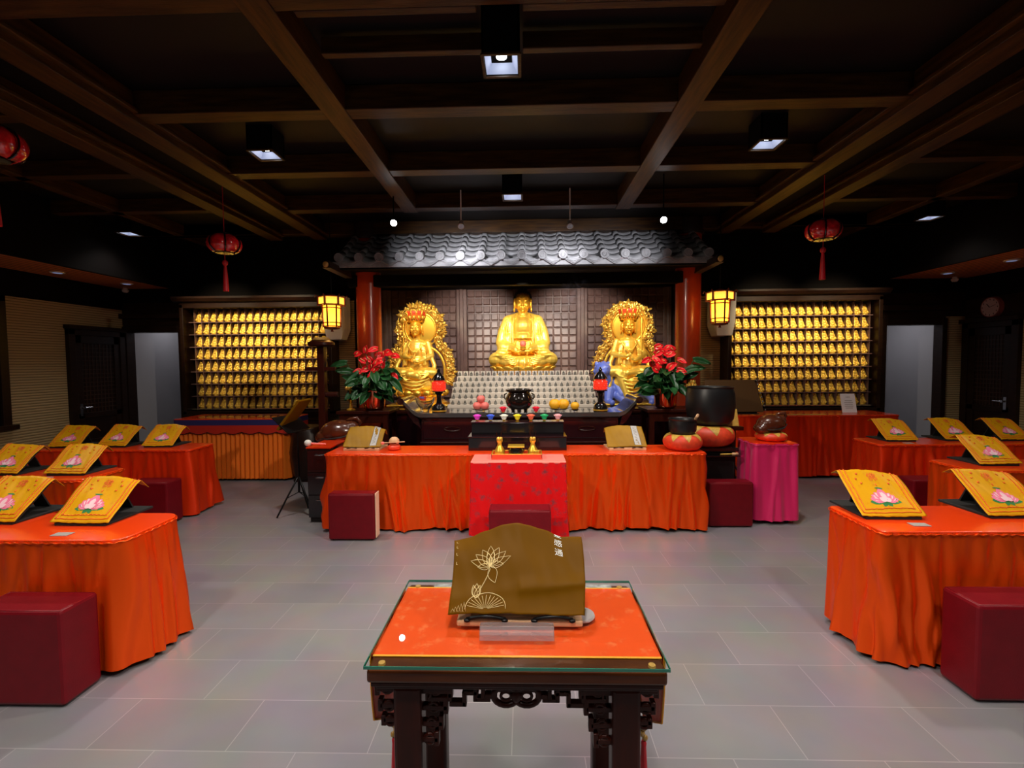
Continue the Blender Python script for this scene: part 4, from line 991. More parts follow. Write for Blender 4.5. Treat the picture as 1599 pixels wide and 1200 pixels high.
def lotus_cup(x, y, z, m, lab, s=1.0):
    t = thing('lotus_candle_cup', lab, 'candle holder', (x, y, z), group='coloured lotus candle cups'); p = MB()
    for ring, (n, r, h, tl) in enumerate(((8, .022, .030, .30), (8, .016, .036, .12))):
        for k in range(n):
            a = 2*PI*k/n+ring*.4; c, sn = math.cos(a), math.sin(a)
            def fn(u, v, c=c, sn=sn, r=r, h=h, tl=tl):
                w_ = .0135*math.sin(PI*min(.97, .2+.78*(1-v)))*1.2; q = (u-.5)*2; rad = r+(.034*tl*2.3)*v*v-.004*q*q
                return (s*(c*rad-sn*q*w_), s*(sn*rad+c*q*w_), s*(.012+h*1.45*v))
            p.grid(fn, 4, 5)
    p.ell((0, 0, .02*s), (.022*s, .022*s, .014*s)); p.build('petals', m, t, smooth=True, solid=.0025)
    MB().lathe([(.016*s, 0), (.018*s, .004), (.009*s, .010), (.014*s, .016)], n=14).build('foot', 'gold', t, smooth=40)
for i, (c, w_) in enumerate((('cup_magenta', 'magenta lotus candle cup, leftmost on the black stepped shelf'), ('cup_blue', 'blue lotus candle cup on the black stepped shelf'), ('cup_white', 'white lotus candle cup on the black stepped shelf'), ('cup_yellow', 'yellow lotus candle cup in the middle of the row'),
                             ('cup_coral', 'coral orange lotus candle cup on the black stepped shelf'), ('cup_green', 'green lotus candle cup on the black stepped shelf'), ('cup_pink', 'pale pink lotus candle cup, rightmost of the row'))):
    lotus_cup(-.494+i*.1375, 4.79, 1.02, c, w_, .95)
lotus_cup(-.27, 5.72, 1.0, 'cup_red', 'crimson lotus candle cup left of the black incense burner', 1.1); lotus_cup(.13, 5.72, 1.0, 'cup_red', 'crimson lotus candle cup right of the black incense burner', 1.1)

# ================================================================== TABLES WITH SATIN SKIRTS
def rpath(x0, x1, y0, y1, r, step=.012, closed=True):
    """rounded rectangle: list of (x, y, nx, ny, s)"""
    pts = []
    def arcp(cx, cy, a0):
        n = max(4, int(r*PI/2/step)); return [(cx+r*math.cos(a0+PI/2*i/n), cy+r*math.sin(a0+PI/2*i/n), math.cos(a0+PI/2*i/n), math.sin(a0+PI/2*i/n)) for i in range(n+1)]
    def line(p, q, nx, ny):
        L = math.hypot(q[0]-p[0], q[1]-p[1]); n = max(1, int(L/step)); return [(p[0]+(q[0]-p[0])*i/n, p[1]+(q[1]-p[1])*i/n, nx, ny) for i in range(1, n)]
    pts += arcp(x0+r, y0+r, PI); pts += line((x0+r, y0), (x1-r, y0), 0, -1); pts += arcp(x1-r, y0+r, 1.5*PI); pts += line((x1, y0+r), (x1, y1-r), 1, 0)
    pts += arcp(x1-r, y1-r, 0); pts += line((x1-r, y1), (x0+r, y1), 0, 1); pts += arcp(x0+r, y1-r, PI/2); pts += line((x0, y1-r), (x0, y0+r), -1, 0)
    out = []; s = 0
    for i, p in enumerate(pts):
        if i: s += math.hypot(p[0]-pts[i-1][0], p[1]-pts[i-1][1])
        out.append((*p, s))
    return out
def folds(R, L, n, wid=(.012, .034), amp=(.012, .034)):
    F = []
    for _ in range(n):
        F.append((R.uniform(0, L), R.uniform(*wid), R.uniform(*amp)*R.choice((1, 1, -1)), R.uniform(-.16, .16), R.choice((0, 0, .25, .45)), R.uniform(.6, 1.0)))
    return F
def skirt_mesh(x0, x1, y0, y1, z0, z1, R, r=.05, dens=9, flare=.014, ruffle=.004, amp=1.0, nv=22, wavehem=.008):
    P = rpath(x0, x1, y0, y1, r); L = P[-1][4]; F = folds(R, L, int(L*dens)); m = MB(); n = len(P)
    ph = [R.uniform(0, 6) for _ in range(6)]
    def off(s, t):
        o = flare*t**1.3
        for (c, w_, a, dr, t0, t1) in F:
            if t < t0: continue
            d = s-(c+dr*(t-t0)); d = (d+L/2) % L-L/2
            if abs(d) < 3*w_:
                k = math.exp(-(d/w_)**2); o += amp*a*k*min(1, (t-t0)*4+.10)*(.45+.55*t)
        o += ruffle*math.sin(s*150+2*math.sin(s*23+ph[0]))*math.exp(-t*14)*.8
        o += (.007*math.sin(s*37+3*math.sin(s*6+ph[4])+2.2*t)+.004*math.sin(s*71+2*math.sin(s*9+ph[5])-3*t))*min(1, amp)*min(1, t*6+.15) + .006*amp*math.sin(s*5.3+ph[1])*t + .004*amp*math.sin(s*11.7+ph[2]+2*t)*t
        return o
    def fn(u, v):
        i = int(round(u*n)) % n; x, y, nx, ny, s = P[i]; o = off(s, v); hem = wavehem*(math.sin(s*4+ph[3])+.5*math.sin(s*9+ph[4]))
        return (x+nx*o, y+ny*o, z0+(z1-z0)*v + hem*v)
    m.grid(fn, n, nv, closed_u=True)
    return m, P
def skirted_table(name, lab, x0, x1, y0, y1, z=.72, seed=1, mskirt='satin', mtop='satin_top', amp=1.0, flare=.016, hem=.03, cat='table', group='tables under orange satin skirts', dens=14, ruffle=.004, r=.05, top_t=.006, dz=0):
    R = random.Random(seed); cx, cy = (x0+x1)/2, (y0+y1)/2; t = thing(name, lab, cat, (cx, cy, 0), group=group); hw, hd = (x1-x0)/2, (y1-y0)/2
    m, P = skirt_mesh(-hw, hw, -hd, hd, z-.004, hem, R, r, dens, flare, ruffle, amp); m.build('satin_skirt', mskirt, t, smooth=True, recalc=False)
    tp = MB(); tp.prism([(p[0]*.999, p[1]*.999) for p in P[::2]], z-.02, z, 'z'); tp.build('table_top', mtop, t, smooth=30, bevel=.004)
    for sx in (-1, 1):
        for sy in (-1, 1): bx(sx*(hw-.08)-.015, sx*(hw-.08)+.015, sy*(hd-.06)-.015, sy*(hd-.06)+.015, 0, z-.02).build('leg', 'black_metal', t)
    rf = MB(); q = [(p[0]+p[2]*.006, p[1]+p[3]*.006, z-.016+.003*math.sin(p[4]*130)) for p in P]; rf.tube(q, [.0035+.0015*math.sin(i*1.7)+.0012*math.sin(i*.61) for i in range(len(q))], 6, True); rf.build('gathered_seam', mskirt, t, smooth=True)
    return t
skirted_table('long_altar_table', 'long orange satin-skirted offering table in front of the altar console', -1.935, 1.70, 4.42, 4.86, .75, 3, amp=1.35, dens=17, group=None, ruffle=.007, flare=.008)
skirted_table('skirted_table', 'nearest left table under an orange satin skirt, beside the open aisle', -3.9, -2.08, 2.32, 2.76, .72, 11, mskirt='satin', r=.09)
skirted_table('skirted_table', 'second left table under an orange satin skirt, mostly hidden behind the nearest', -5.3, -3.50, 3.56, 4.0, .72, 12, r=.06)
skirted_table('skirted_table', 'far left table under an orange satin skirt holding three draped books', -5.42, -3.55, 4.83, 5.25, .72, 13, mskirt='satin_deep', r=.06)
skirted_table('skirted_table', 'nearest right table under an orange satin skirt, beside the open aisle', 1.85, 3.7, 2.46, 2.90, .72, 21, r=.025, flare=.022)
skirted_table('skirted_table', 'second right table under an orange satin skirt, behind the nearest', 3.57, 5.3, 3.80, 4.24, .72, 22, r=.04)
skirted_table('skirted_table', 'far right table under an orange satin skirt holding three draped books', 3.70, 5.6, 4.98, 5.42, .72, 23, mskirt='satin_deep', r=.05)
skirted_table('side_altar_table', 'long red orange cloth-covered table below the right statue cabinet', 2.85, 5.05, 6.45, 7.05, .86, 31, mskirt='satin_deep', dens=6, group=None)
skirted_table('magenta_table', 'small table under a plain magenta cloth right of the altar', 2.24, 2.66, 4.62, 5.02, .80, 41, mskirt='magenta', mtop='satin_deep', dens=4, hem=.05, group=None, ruffle=0, r=.03, flare=.02)
o = bx(-.62, .10, -.29, -.22, 0, .004).build('gold_light_strip', 'cushion_gold', None, bevel=.001); o.location = (3.98, 6.75, .8605); tag(o, 'thin yellow strip imitating gold light on the right side table top', 'cloth')  # yellow strip put in for gold light reflected along the table top
# left side table: navy band, scalloped red valance, pleated orange skirt
def valance_table():
    t = thing('side_altar_table', 'left side table with navy band, scalloped red valance and pleated orange skirt', 'table', (-4.08, 6.68, 0)); hw, hd, z = .78, .30, .86
    P = rpath(-hw, hw, -hd, hd, .03, .006); n = len(P)
    m = MB(); m.grid(lambda u, v: (lambda p: (p[0]+p[2]*(.012*math.sin(p[4]*95)+.012+.02*v), p[1]+p[3]*(.012*math.sin(p[4]*95)+.012+.02*v), .66+(.03-.66)*v))(P[int(round(u*n)) % n]), n, 6, closed_u=True); m.build('pleated_skirt', 'pleat_orange', t, smooth=True)
    m = MB(); m.grid(lambda u, v: (lambda p: (p[0]+p[2]*(.032), p[1]+p[3]*(.032), .775+(-.095-.028*abs(math.sin(p[4]*13)))*v))(P[int(round(u*n)) % n]), n, 3, closed_u=True); m.build('scalloped_valance', 'valance_red', t, smooth=True)
    e = MB(); e.tube([(p[0]+p[2]*.036, p[1]+p[3]*.036, .775-.095-.028*abs(math.sin(p[4]*13))) for p in P], .005, 5, True); e.build('valance_fringe', 'rosewood', t)
    m = MB(); m.grid(lambda u, v: (lambda p: (p[0]+p[2]*.034, p[1]+p[3]*.034, z-.01-.075*v))(P[int(round(u*n)) % n]), n, 1, closed_u=True); m.build('navy_band', 'navy', t)
    MB().prism([(p[0]*1.03+p[2]*.01, p[1]*1.03+p[3]*.01) for p in P[::3]], z-.03, z, 'z').build('table_top', 'satin_top', t, bevel=.004)
    bx(-.62, .55, -.2, .2, z, z+.006).build('glass_sheet', 'table_glass', t)
    for sx in (-1, 1):
        for sy in (-1, 1): bx(sx*.70-.02, sx*.70+.02, sy*.24-.02, sy*.24+.02, 0, z-.03).build('leg', 'dark_wood', t)
valance_table()

# brocade table in front of the altar table
t = thing('brocade_table', 'small centre table covered with red brocade, pink cloth on top', 'table', (-.065, 4.235, 0))
R = random.Random(5); m, P = skirt_mesh(-.415, .415, -.20, .14, .745, .10, R, .012, 3, .03, 0, .5, 16); m.build('brocade_cloth', 'red_brocade', t, smooth=True)
MB().prism([(p[0], p[1]) for p in P], .735, .752, 'z').build('pink_top', 'pink_top', t, bevel=.004)
for sx in (-1, 1):
    for sy in (-1, 1): bx(sx*.36-.02, sx*.36+.02, sy*.12-.035, sy*.12+.005, 0, .735).build('leg', 'dark_wood', t)
# two-step black shelf on the altar table
t = thing('stepped_shelf', 'black lacquer two-step shelf carrying seven coloured lotus cups', 'shelf', (-.08, 4.56, .75))
b = MB(); b.box(-.48, .48, 0, .28, 0, .13); b.build('lower_step', 'black_gloss', t, bevel=.004); b = MB(); b.box(-.46, .46, .12, .27, .13, .255); b.build('upper_step', 'black_gloss', t, bevel=.004)
b = MB(); b.box(-.485, .485, -.008, .285, .13, .14); b.build('lower_lip', 'lacquer', t, bevel=.003); b = MB(); b.box(-.468, .468, .11, .278, .255, .268); b.build('upper_lip', 'lacquer', t, bevel=.003)
# incense tray and what stands on it
t = thing('incense_tray', 'shallow gold and red tray at the front of the brocade table', 'tray', (-.08, 4.23, .752))
b = MB(); b.box(-.225, .225, -.10, .10, 0, .012)
for a in ((-.225, .225, -.10, -.09), (-.225, .225, .09, .10), (-.225, -.215, -.10, .10), (.215, .225, -.10, .10)): b.box(*a, .012, .045)
b.build('tray', 'crown_red', t, bevel=.003); bx(-.214, .214, -.089, .089, .012, .016).build('gold_lining', 'gold', t)
f = MB()
for a in ((-.226, .226, -.101, -.089), (-.226, .226, .089, .101), (-.226, -.214, -.101, .101), (.214, .226, -.101, .101)): f.box(*a, .045, .050)
f.build('gold_rim', 'gold', t, bevel=.002)
for x, l in ((-.235, 'small gold vase of incense sticks at the left of the tray'), (.065, 'small gold vase of incense sticks at the right of the tray')):
    v = thing('incense_vase', l, 'vase', (x, 4.24, .768), group='gold vases of incense')
    MB().lathe([(.04, 0), (.048, .02), (.045, .05), (.022, .09), (.018, .11), (.028, .135), (.022, .135), (.014, .11)], n=24).build('vase', 'gold', v, smooth=40)
    s = MB(); R = random.Random(int(x*100))
    for k in range(5): a = R.uniform(0, 6); s.cone((0, 0, .06), (.03*math.cos(a), .02*math.sin(a), R.uniform(.20, .235)), .0018, .0018, 5)
    s.build('incense_sticks', 'rosewood', v); c = MB()
    for k in range(6): a = k*PI/3; c.ell((.018*math.cos(a), .018*math.sin(a), .15), (.010, .010, .02), nu=8, nv=6)
    c.build('gold_collar', 'gold_lace', v, smooth=True)
t = thing('tray_bowl', 'dark round bowl between the two gold vases on the tray', 'bowl', (-.085, 4.225, .768))
MB().lathe([(.035, 0), (.06, .012), (.072, .045), (.062, .075), (.058, .085)], n=28).build('bowl', 'censer', t, smooth=40); MB().box(-.075, .075, -.07, .07, .085, .095).build('gold_lid', 'gold', t, bevel=.004)
t = thing('gold_box', 'little gold box beside the right vase on the tray', 'box', (.10, 4.19, .768)); bx(-.022, .022, -.02, .02, 0, .055).build('box', 'gold', t, bevel=.004); bx(-.023, .023, -.021, .021, .045, .048).build('lid_seam', 'lacquer', t)

# ================================================================== DRAPED BOOKS
def surf_fn(W, D, H, over, wing, seed, sag=.012, bulge=.0, lift=.0, side_droop=None):
    """cloth over a sloping book: u across, v from the front hem over the ridge"""
    R = random.Random(seed); ph = [R.uniform(0, 6) for _ in range(5)]; L = math.hypot(D, H)
    wl, wr = wing
    def S(u, v):
        q = (u-.5)*2; l = v*(L+over)
        if l <= L: y, z = D*l/L, H*l/L
        else:
            e = l-L; y, z = D+e*.75, H-e*.45
        k = max(0, (v-.35)/.65)
        a = wr if q > 0 else wl; e = max(0, abs(q)-.15)/.85
        z -= a*e**1.3*k*k; y -= .15*a*e*k
        z += sag*math.sin(3.1*q+ph[0]+2*v)*.4*math.sin(PI*min(v, 1)) + .0010*math.sin(12*q+ph[1]+6*v) + .0025*math.sin(12*v+ph[2]+2.5*q) + .0008*math.sin(24*q+13*v+ph[3])
        z += bulge*math.exp(-((u-.5)/.16)**2)*v
        x = q*W/2*(1+lift*(1-v))
        return Vector((x, y, z+.006))
    return S
def onto(S, u, v, h=.0025):
    p = S(u, v); n = (S(min(1, u+.01), v)-S(u-.01, v)).cross(S(u, min(1, v+.01))-S(u, v-.01)).normalized()
    if n.z < 0: n = -n
    return p+n*h
def petal(mb, S, cu, cv, ang, L, W, mi, h, asp):
    n = 12; mb.cur = mi; pts = []
    for k in range(n):
        a = 2*PI*k/n; lx = L*(.5-.5*math.cos(a)); ly = W*math.sin(a)*(math.sin(PI*min(.98, max(.02, lx/L)))**.3)
        u = cu + lx*math.cos(ang)-ly*math.sin(ang); v = cv + (lx*math.sin(ang)+ly*math.cos(ang))*asp; pts.append(onto(S, u, v, h))
    c = sum(pts, Vector())/n; mb.add([c]+pts, [(0, 1+k, 1+(k+1) % n) for k in range(n)])
def ribbon(mb, S, uv, w, asp, h=.003, mi=0, closed=False):
    mb.cur = mi; P = [onto(S, u, v, h) for u, v in uv]; mb.tube(P, w, 5, closed)
def text_polys(txt):
    c = bpy.data.curves.new('t', 'FONT'); c.body = txt; c.align_x = 'CENTER'; c.align_y = 'CENTER'; c.resolution_u = 2
    o = bpy.data.objects.new('t', c); C.objects.link(o); dg = bpy.context.evaluated_depsgraph_get(); me = bpy.data.meshes.new_from_object(o.evaluated_get(dg))
    vs = [v.co.copy() for v in me.vertices]; fs = [tuple(p.vertices) for p in me.polygons]; bpy.data.objects.remove(o); return vs, fs
def put_text(mb, S, txt, cu, cv, size, asp, mi, h=.0035, W=1):
    vs, fs = text_polys(txt)
    if vs: mb.cur = mi; mb.add([onto(S, cu+v.x*size, cv+v.y*size*asp, h) for v in vs], fs)
def yellow_cover(loc, rz, lab, lean, seed, detail=True):
    W, D, H = .345, .235, .205
    wing = (.008, .045) if lean > 0 else (.0, .045)
    S = surf_fn(W, D, H, .075, wing, seed)
    if lean > 0: S0 = S
    t = thing('sutra_cover', lab, 'cloth cover', loc, rz, 'yellow lotus cloth covers'); asp = W/(math.hypot(D, H)+.075)
    b = MB(); b.grid(lambda u, v: S(u, v), 34, 34); b.build('cloth', 'yellow_brocade', t, smooth=True, solid=.0015)
    e = MB()
    for q in (.05,): 
        ribbon(e, S, [(q+.9*0, .06+.90*k/24) for k in range(25)], .0022, asp); ribbon(e, S, [(1-q, .06+.90*k/24) for k in range(25)], .0022, asp); ribbon(e, S, [(q+(1-2*q)*k/24, .06) for k in range(25)], .0022, asp)
    ribbon(e, S, [(.11+.78*k/40, .115+.012*abs(math.sin(k*.9))) for k in range(41)], .0022, asp)
    ribbon(e, S, [(.11+.010*abs(math.sin(k*.9)), .115+.72*k/40) for k in range(41)], .0020, asp); ribbon(e, S, [(.89-.010*abs(math.sin(k*.9)), .115+.72*k/40) for k in range(41)], .0020, asp)
    put_text(e, S, '\u4f5b', .5, .655, .17, asp, 0)
    R = random.Random(seed)
    for k in range(3):
        for s in (-1, 1):
            for j in range(4): u0, v0 = .5+s*(.22+.05*(k % 2)), .72-.08*k; a = R.uniform(0, 3); ribbon(e, S, [(u0-.018*math.cos(a), v0-.018*math.sin(a)), (u0+.018*math.cos(a), v0+.018*math.sin(a))], .0016, asp)
    ribbon(e, S, [(.5, .55), (.5, .51)], .0022, asp)
    e.build('red_stitching', 'stitch_red', t, smooth=True)
    p = MB(); cu, cv = .5, .29
    for s in (-1, 1): petal(p, S, cu+s*.02, cv-.05, PI/2+s*(PI/2+.05), .27, .055, 2, .0015, asp)
    for a in (-.5, .5): petal(p, S, cu, cv-.04, -PI/2+a, .13, .045, 2, .0016, asp)
    for k, a in enumerate((-1.30, 1.30, -.98, .98, -.64, .64, -.3, .3)): petal(p, S, cu, cv-.06, PI/2+a, .235-.012*(k//2), .060, 0, .002+.0004*k, asp); petal(p, S, cu+.055*math.cos(PI/2+a), cv-.055+.05*math.sin(PI/2+a), PI/2+a, .13, .034, 1, .0024+.0004*k, asp)
    petal(p, S, cu, cv-.06, PI/2, .26, .075, 0, .0058, asp); petal(p, S, cu, cv-.04, PI/2, .15, .045, 1, .0064, asp); petal(p, S, cu-.07, cv+.17, 0, .14, .016, 2, .0064, asp)
    for a in (-.9, .9): petal(p, S, cu, cv-.07, PI/2+a, .11, .042, 1, .0062, asp)
    p.build('lotus_embroidery', ['lotus_pink', 'lotus_pale', 'lotus_green'], t)
    return t
def book_stand(loc, rz, lab, w=.30, m='black_cloth', D=.235, H=.20, grp='black book stands'):
    t = thing('book_stand', lab, 'book stand', loc, rz, grp)
    b = MB(); b.box(-w/2, w/2, .01, D+.10, 0, .014); b.build('base', m, t, bevel=.003)
    b = MB(); b.prism([(.022, .014), (.034, .014), (D-.004, H-.012), (D-.010, H)], -w/2, w/2, 'x'); b.build('sloping_board', m, t, bevel=.002)
    b = MB(); b.prism([(D-.02, H-.02), (D-.012, H-.02), (D+.07, .014), (D+.06, .014)], -.05, .05, 'x'); b.build('strut', m, t)
    b = MB(); b.box(-w/2, w/2, .003, .024, 0, .024); b.build('front_lip', m, t, bevel=.003)
    return t
rows = [ # x centre, front y, lean, what sets it apart
 (-2.50, 2.545, 1, 'on the nearest left table, aisle end'), (-3.06, 2.57, 1, 'on the nearest left table, at the photo edge'),
 (-3.76, 3.715, 1, 'on the second left table, right one'), (-4.33, 3.72, 1, 'on the second left table, at the photo edge'),
 (-5.03, 4.965, 1, 'leftmost of three on the far left table'), (-4.52, 4.99, 1, 'middle one of three on the far left table'), (-4.00, 4.985, 1, 'rightmost of three on the far left table'),
 (2.05, 2.66, -1, 'on the nearest right table, aisle end'), (2.745, 2.68, -1, 'on the nearest right table, at the photo edge'), (3.93, 3.985, -1, 'alone on the second right table'),
 (4.055, 5.165, -1, 'leftmost of three on the far right table'), (4.70, 5.19, -1, 'middle one of three on the far right table'), (5.265, 5.178, -1, 'rightmost of three on the far right table')]
for i, (x, y, ln, w_) in enumerate(rows):
    R = random.Random(i+50); rz = R.uniform(-.05, .05) - .02*ln
    book_stand((x, y-.02, .72), rz, 'black book stand under yellow cloth '+w_)
    yellow_cover((x, y-.022, .735), rz, 'yellow lotus cloth '+w_, ln, i+80)
for x, y, rz, l in ((-2.47, 2.40, .05, 'small grey card on the nearest left table'), (2.12, 2.56, -.05, 'small grey card on the nearest right table'), (-3.85, 3.63, 0, 'small grey card on the second left table'), (4.10, 3.88, 0, 'small grey card on the second right table'), (4.05, 5.06, 0, 'small grey card on the far right table')):
    o = bx(-.045, .045, -.025, .025, 0, .003).build('seat_card', 'card', None, bevel=.001); o.location = (x, y, .721); o.rotation_euler = (0, 0, rz); tag(o, l, 'card', 'grey cards on the tables')

# brown cloths over books on the altar table
def small_brown(x, y, lab, seed, lean):
    W, D, H = .375, .20, .185; S = surf_fn(W, D, H, .06, (.02, .07) if lean > 0 else (.05, .03), seed, lift=.04)
    t = thing('sutra_cover', lab, 'cloth cover', (x, y, .777), -.03*lean, 'brown gold cloth covers'); asp = W/(math.hypot(D, H)+.06)
    MB().grid(lambda u, v: S(u, v), 30, 30).build('cloth', 'brown_gold', t, smooth=True, solid=.0015)
    p = MB()
    p.add([onto(S, u, v, .002) for v in [.06+.84*k/10 for k in range(11)] for u in (.70, .86)], [(2*k, 2*k+1, 2*k+3, 2*k+2) for k in range(10)])
    for u in (.695, .865): ribbon(p, S, [(u, .05+.87*k/16) for k in range(17)], .0015, asp, mi=1)
    for k in range(12): ribbon(p, S, [(.745+.07*(k % 2), .14+.06*k), (.815-.07*(k % 2), .17+.06*k)], .0011, asp, mi=1)
    p.build('title_strip', ['card', 'brown_cloth_dark'], t)
    bs = book_stand((x, y-.02, .75), -.03*lean, 'pale book stand on the altar table, '+('left' if x < 0 else 'right')+' side', .36, 'pale_wood', .19, .165, 'pale book stands')
    c = MB()
    for s in (-1, 1): c.tube([(s*.09-.05, -.004, .024), (s*.09, -.006, .034), (s*.09+.05, -.004, .026)], .004, 6)
    c.build('black_clip', 'black_metal', bs, smooth=True)

small_brown(-1.63, 4.60, 'brown gold cloth with title strip at the left of the altar table', 5, 1); small_brown(.99, 4.57, 'brown gold cloth with title strip at the right of the altar table', 8, -1)

# ================================================================== FOREGROUND LECTERN TABLE
FX0, FX1, FY0, FY1, FZ = -.428, .368, 1.176, 1.665, .83
fcx, fcy = (FX0+FX1)/2, (FY0+FY1)/2
t = thing('carved_table', 'carved dark rosewood table with glass top in the foreground aisle', 'table', (fcx, fcy, 0)); hw, hd = (FX1-FX0)/2-.006, (FY1-FY0)/2-.006
b = MB(); b.box(-hw, hw, -hd, hd, .780, .817); b.build('top_board', 'rosewood_top', t, bevel=.008)
b = MB(); b.box(-hw+.008, hw-.008, -hd+.008, hd-.008, .765, .780); b.build('top_moulding', 'rosewood', t, bevel=.004)
b = MB(); b.box(-hw+.02, hw-.02, -hd+.02, hd-.02, .752, .766); b.build('waist', 'rosewood', t, bevel=.003)
bx(-hw-.004, hw+.004, -hd-.004, hd+.004, .823, .830).build('glass_plate', 'table_glass', t, bevel=.001)
g = MB()
for a in ((-hw-.0045, hw+.0045, -hd-.0055, -hd-.0035), (-hw-.0045, hw+.0045, hd+.0035, hd+.0055), (-hw-.0055, -hw-.0035, -hd, hd), (hw+.0035, hw+.0055, -hd, hd)): g.box(*a, .8225, .8305)
g.build('glass_edge', 'glass_edge', t)
for sx in (-1, 1):
    for sy in (-1, 1):
        MB().cone((sx*(hw-.035), sy*(hd-.025), .817), (sx*(hw-.035), sy*(hd-.025), .823), .010, .009, 16).build('corner_pad', 'gold_trim_wood', t)
        lx = sx*(hw-.100); ly = sy*(hd-.055)
        l = MB(); l.box(lx-.038, lx+.038, ly-.032, ly+.032, .0, .755); l.build('leg', 'rosewood', t, bevel=.010)
        # carved corner brackets inward and outward of each leg
        for d, ln_ in ((-sx, .082), (sx, .052)):
            k = MB(); x0 = lx+d*.036; yy = ly-sy*.0
            zs = ((.752, .71), (.70, .665), (.655, .62), (.61, .575)) if d == -sx else ((.752, .715), (.70, .67), (.655, .63))
            for j, (za, zb) in enumerate(zs):
                w_ = ln_*(1-.16*j); xa, xb = sorted((x0, x0+d*w_)); k.box(xa, xb, yy-.011, yy+.011, zb+.012, za) if j == 0 else k.box(xa, xb, yy-.010, yy+.010, zb+.010, zb+.024)
                xe = x0+d*(w_-.006); k.box(min(xe, xe+d*.006)-.006, max(xe, xe+d*.006)+.002, yy-.010, yy+.010, zb, za+.004)
                k.tube([(x0+d*w_*.45+.013*math.cos(a), yy-.004, (za+zb)/2+.013*math.sin(a)) for a in [2*PI*q/10 for q in range(10)]], .006, 6, True)
            k.build('carved_bracket', 'rosewood', t, smooth=30, bevel=.002)
def fret(yy, nm):
    f = MB(); z1, z0 = .752, .694; X = hw-.15
    def bar(x0, x1, za, zb): f.box(min(x0, x1), max(x0, x1), yy-.010, yy+.010, min(za, zb), max(za, zb))
    bar(-X, X, .741, .752)
    for s in (-1, 1):
        bar(s*X, s*(X-.06), .700, .712); bar(s*(X-.055), s*(X-.067), .700, .745); bar(s*(X-.005), s*(X-.012), .705, .745)
        bar(s*(X-.06), s*(X-.105), .686, .700); bar(s*(X-.095), s*(X-.107), .686, .727); bar(s*(X-.10), s*(X-.14), .718, .730); bar(s*(X-.125), s*(X-.137), .700, .745); bar(s*(X-.13), s*.07, .700, .711); bar(s*.085, s*.096, .705, .745)
    for s in (-1, 1): f.tube([(s*.028+.034*math.cos(a), yy-.004, .716+.026*math.sin(a)) for a in [2*PI*q/18 for q in range(18)]], .009, 8, True); f.tube([(s*.028+.014*math.cos(a), yy-.006, .716+.012*math.sin(a)) for a in [2*PI*q/12 for q in range(12)]], .005, 6, True)
    f.ell((0, yy-.008, .716), (.014, .008, .018)); bar(-.06, .06, .728, .741)
    for s in (-1, 1): bar(s*.052, s*.085, .709, .722)
    f.build(nm, 'rosewood', t, smooth=30, bevel=.002)
fret(-hd+.055, 'front_fretwork'); fret(hd-.055, 'rear_fretwork')
for sx in (-1, 1):
    s = MB(); x = sx*(hw-.115); s.box(x-.010, x+.010, -hd+.08, hd-.08, .735, .752); s.box(x-.010, x+.010, -hd+.08, hd-.08, .70, .712)
    for k in range(6): y = -hd+.13+k*(2*hd-.26)/5; s.box(x-.009, x+.009, y-.006, y+.006, .70, .745)
    s.build('side_fretwork', 'rosewood', t, bevel=.002)
    s = MB(); s.box(x-.015, x+.015, -hd+.08, hd-.08, .12, .15); s.build('side_rail', 'rosewood', t, bevel=.003)
# runner: lies under the glass, hangs over both sides
rn = thing('silk_runner', 'orange red silk runner with yellow edges under the glass of the carved table', 'table runner', (fcx, fcy, 0)); W0 = hw-.0
b = MB(); ylo, yhi = -hd+.062, hd-.035
b.grid(lambda u, v: (-W0+2*W0*u, ylo+(yhi-ylo)*v, .8195+.0004*math.sin(9*u+5*v)), 12, 8); b.build('silk_panel', 'runner_silk', rn, solid=.001)
e = MB(); e.box(-W0, W0, ylo-.007, ylo, .8185, .8205); e.box(-W0, W0, yhi, yhi+.007, .8185, .8205); e.build('yellow_edging', 'yellow_edge', rn)
for s in (-1, 1):
    d = MB(); tip = .66
    def fn(u, v, s=s):
        z = .8195-(.185+.140*(1-abs(2*u-1)))*v; w_ = 1-.0*v; y = ylo+(yhi-ylo)*(.5+(u-.5)*w_); return (s*(W0+.008-.006*v+.003*math.sin(7*u+3*v)), y, z)
    d.grid(fn, 16, 8); d.build('side_flap', 'runner_silk', rn, smooth=True, solid=.0012)
    g = MB(); g.tube([fn(0, k/8) for k in range(9)]+[fn(k/8, 1) for k in range(9)]+[fn(1, 1-k/8) for k in range(9)], .0028, 6); g.build('flap_edging', 'yellow_edge', rn, smooth=True)
    q = MB(); xx = s*(W0+.002); yt = (ylo+yhi)/2; q.cone((xx, yt, .497), (xx, yt, .480), .0018, .0018, 5); q.ell((xx, yt, .470), (.011, .009, .011)); q.ell((xx-s*.006, yt, .453), (.010, .008, .013)); q.ell((xx+s*.004, yt, .436), (.009, .007, .010)); q.build('gold_knot', 'gold_trim_wood', rn, smooth=True)
    q = MB(); q.lathe([(.006, .428), (.009, .42), (.008, .41), (.012, .33), (.014, .28), (.002, .278)], (xx, yt, 0), n=14); q.build('tassel', 'tassel_red', rn, smooth=40)
o = bx(-.30, .33, 0, .026, 0, .0015).build('lace_strip', 'lace', None); o.location = (fcx, FY1-.034, .8175); tag(o, 'pale lace strip along the back edge beneath the glass', 'trim cloth')

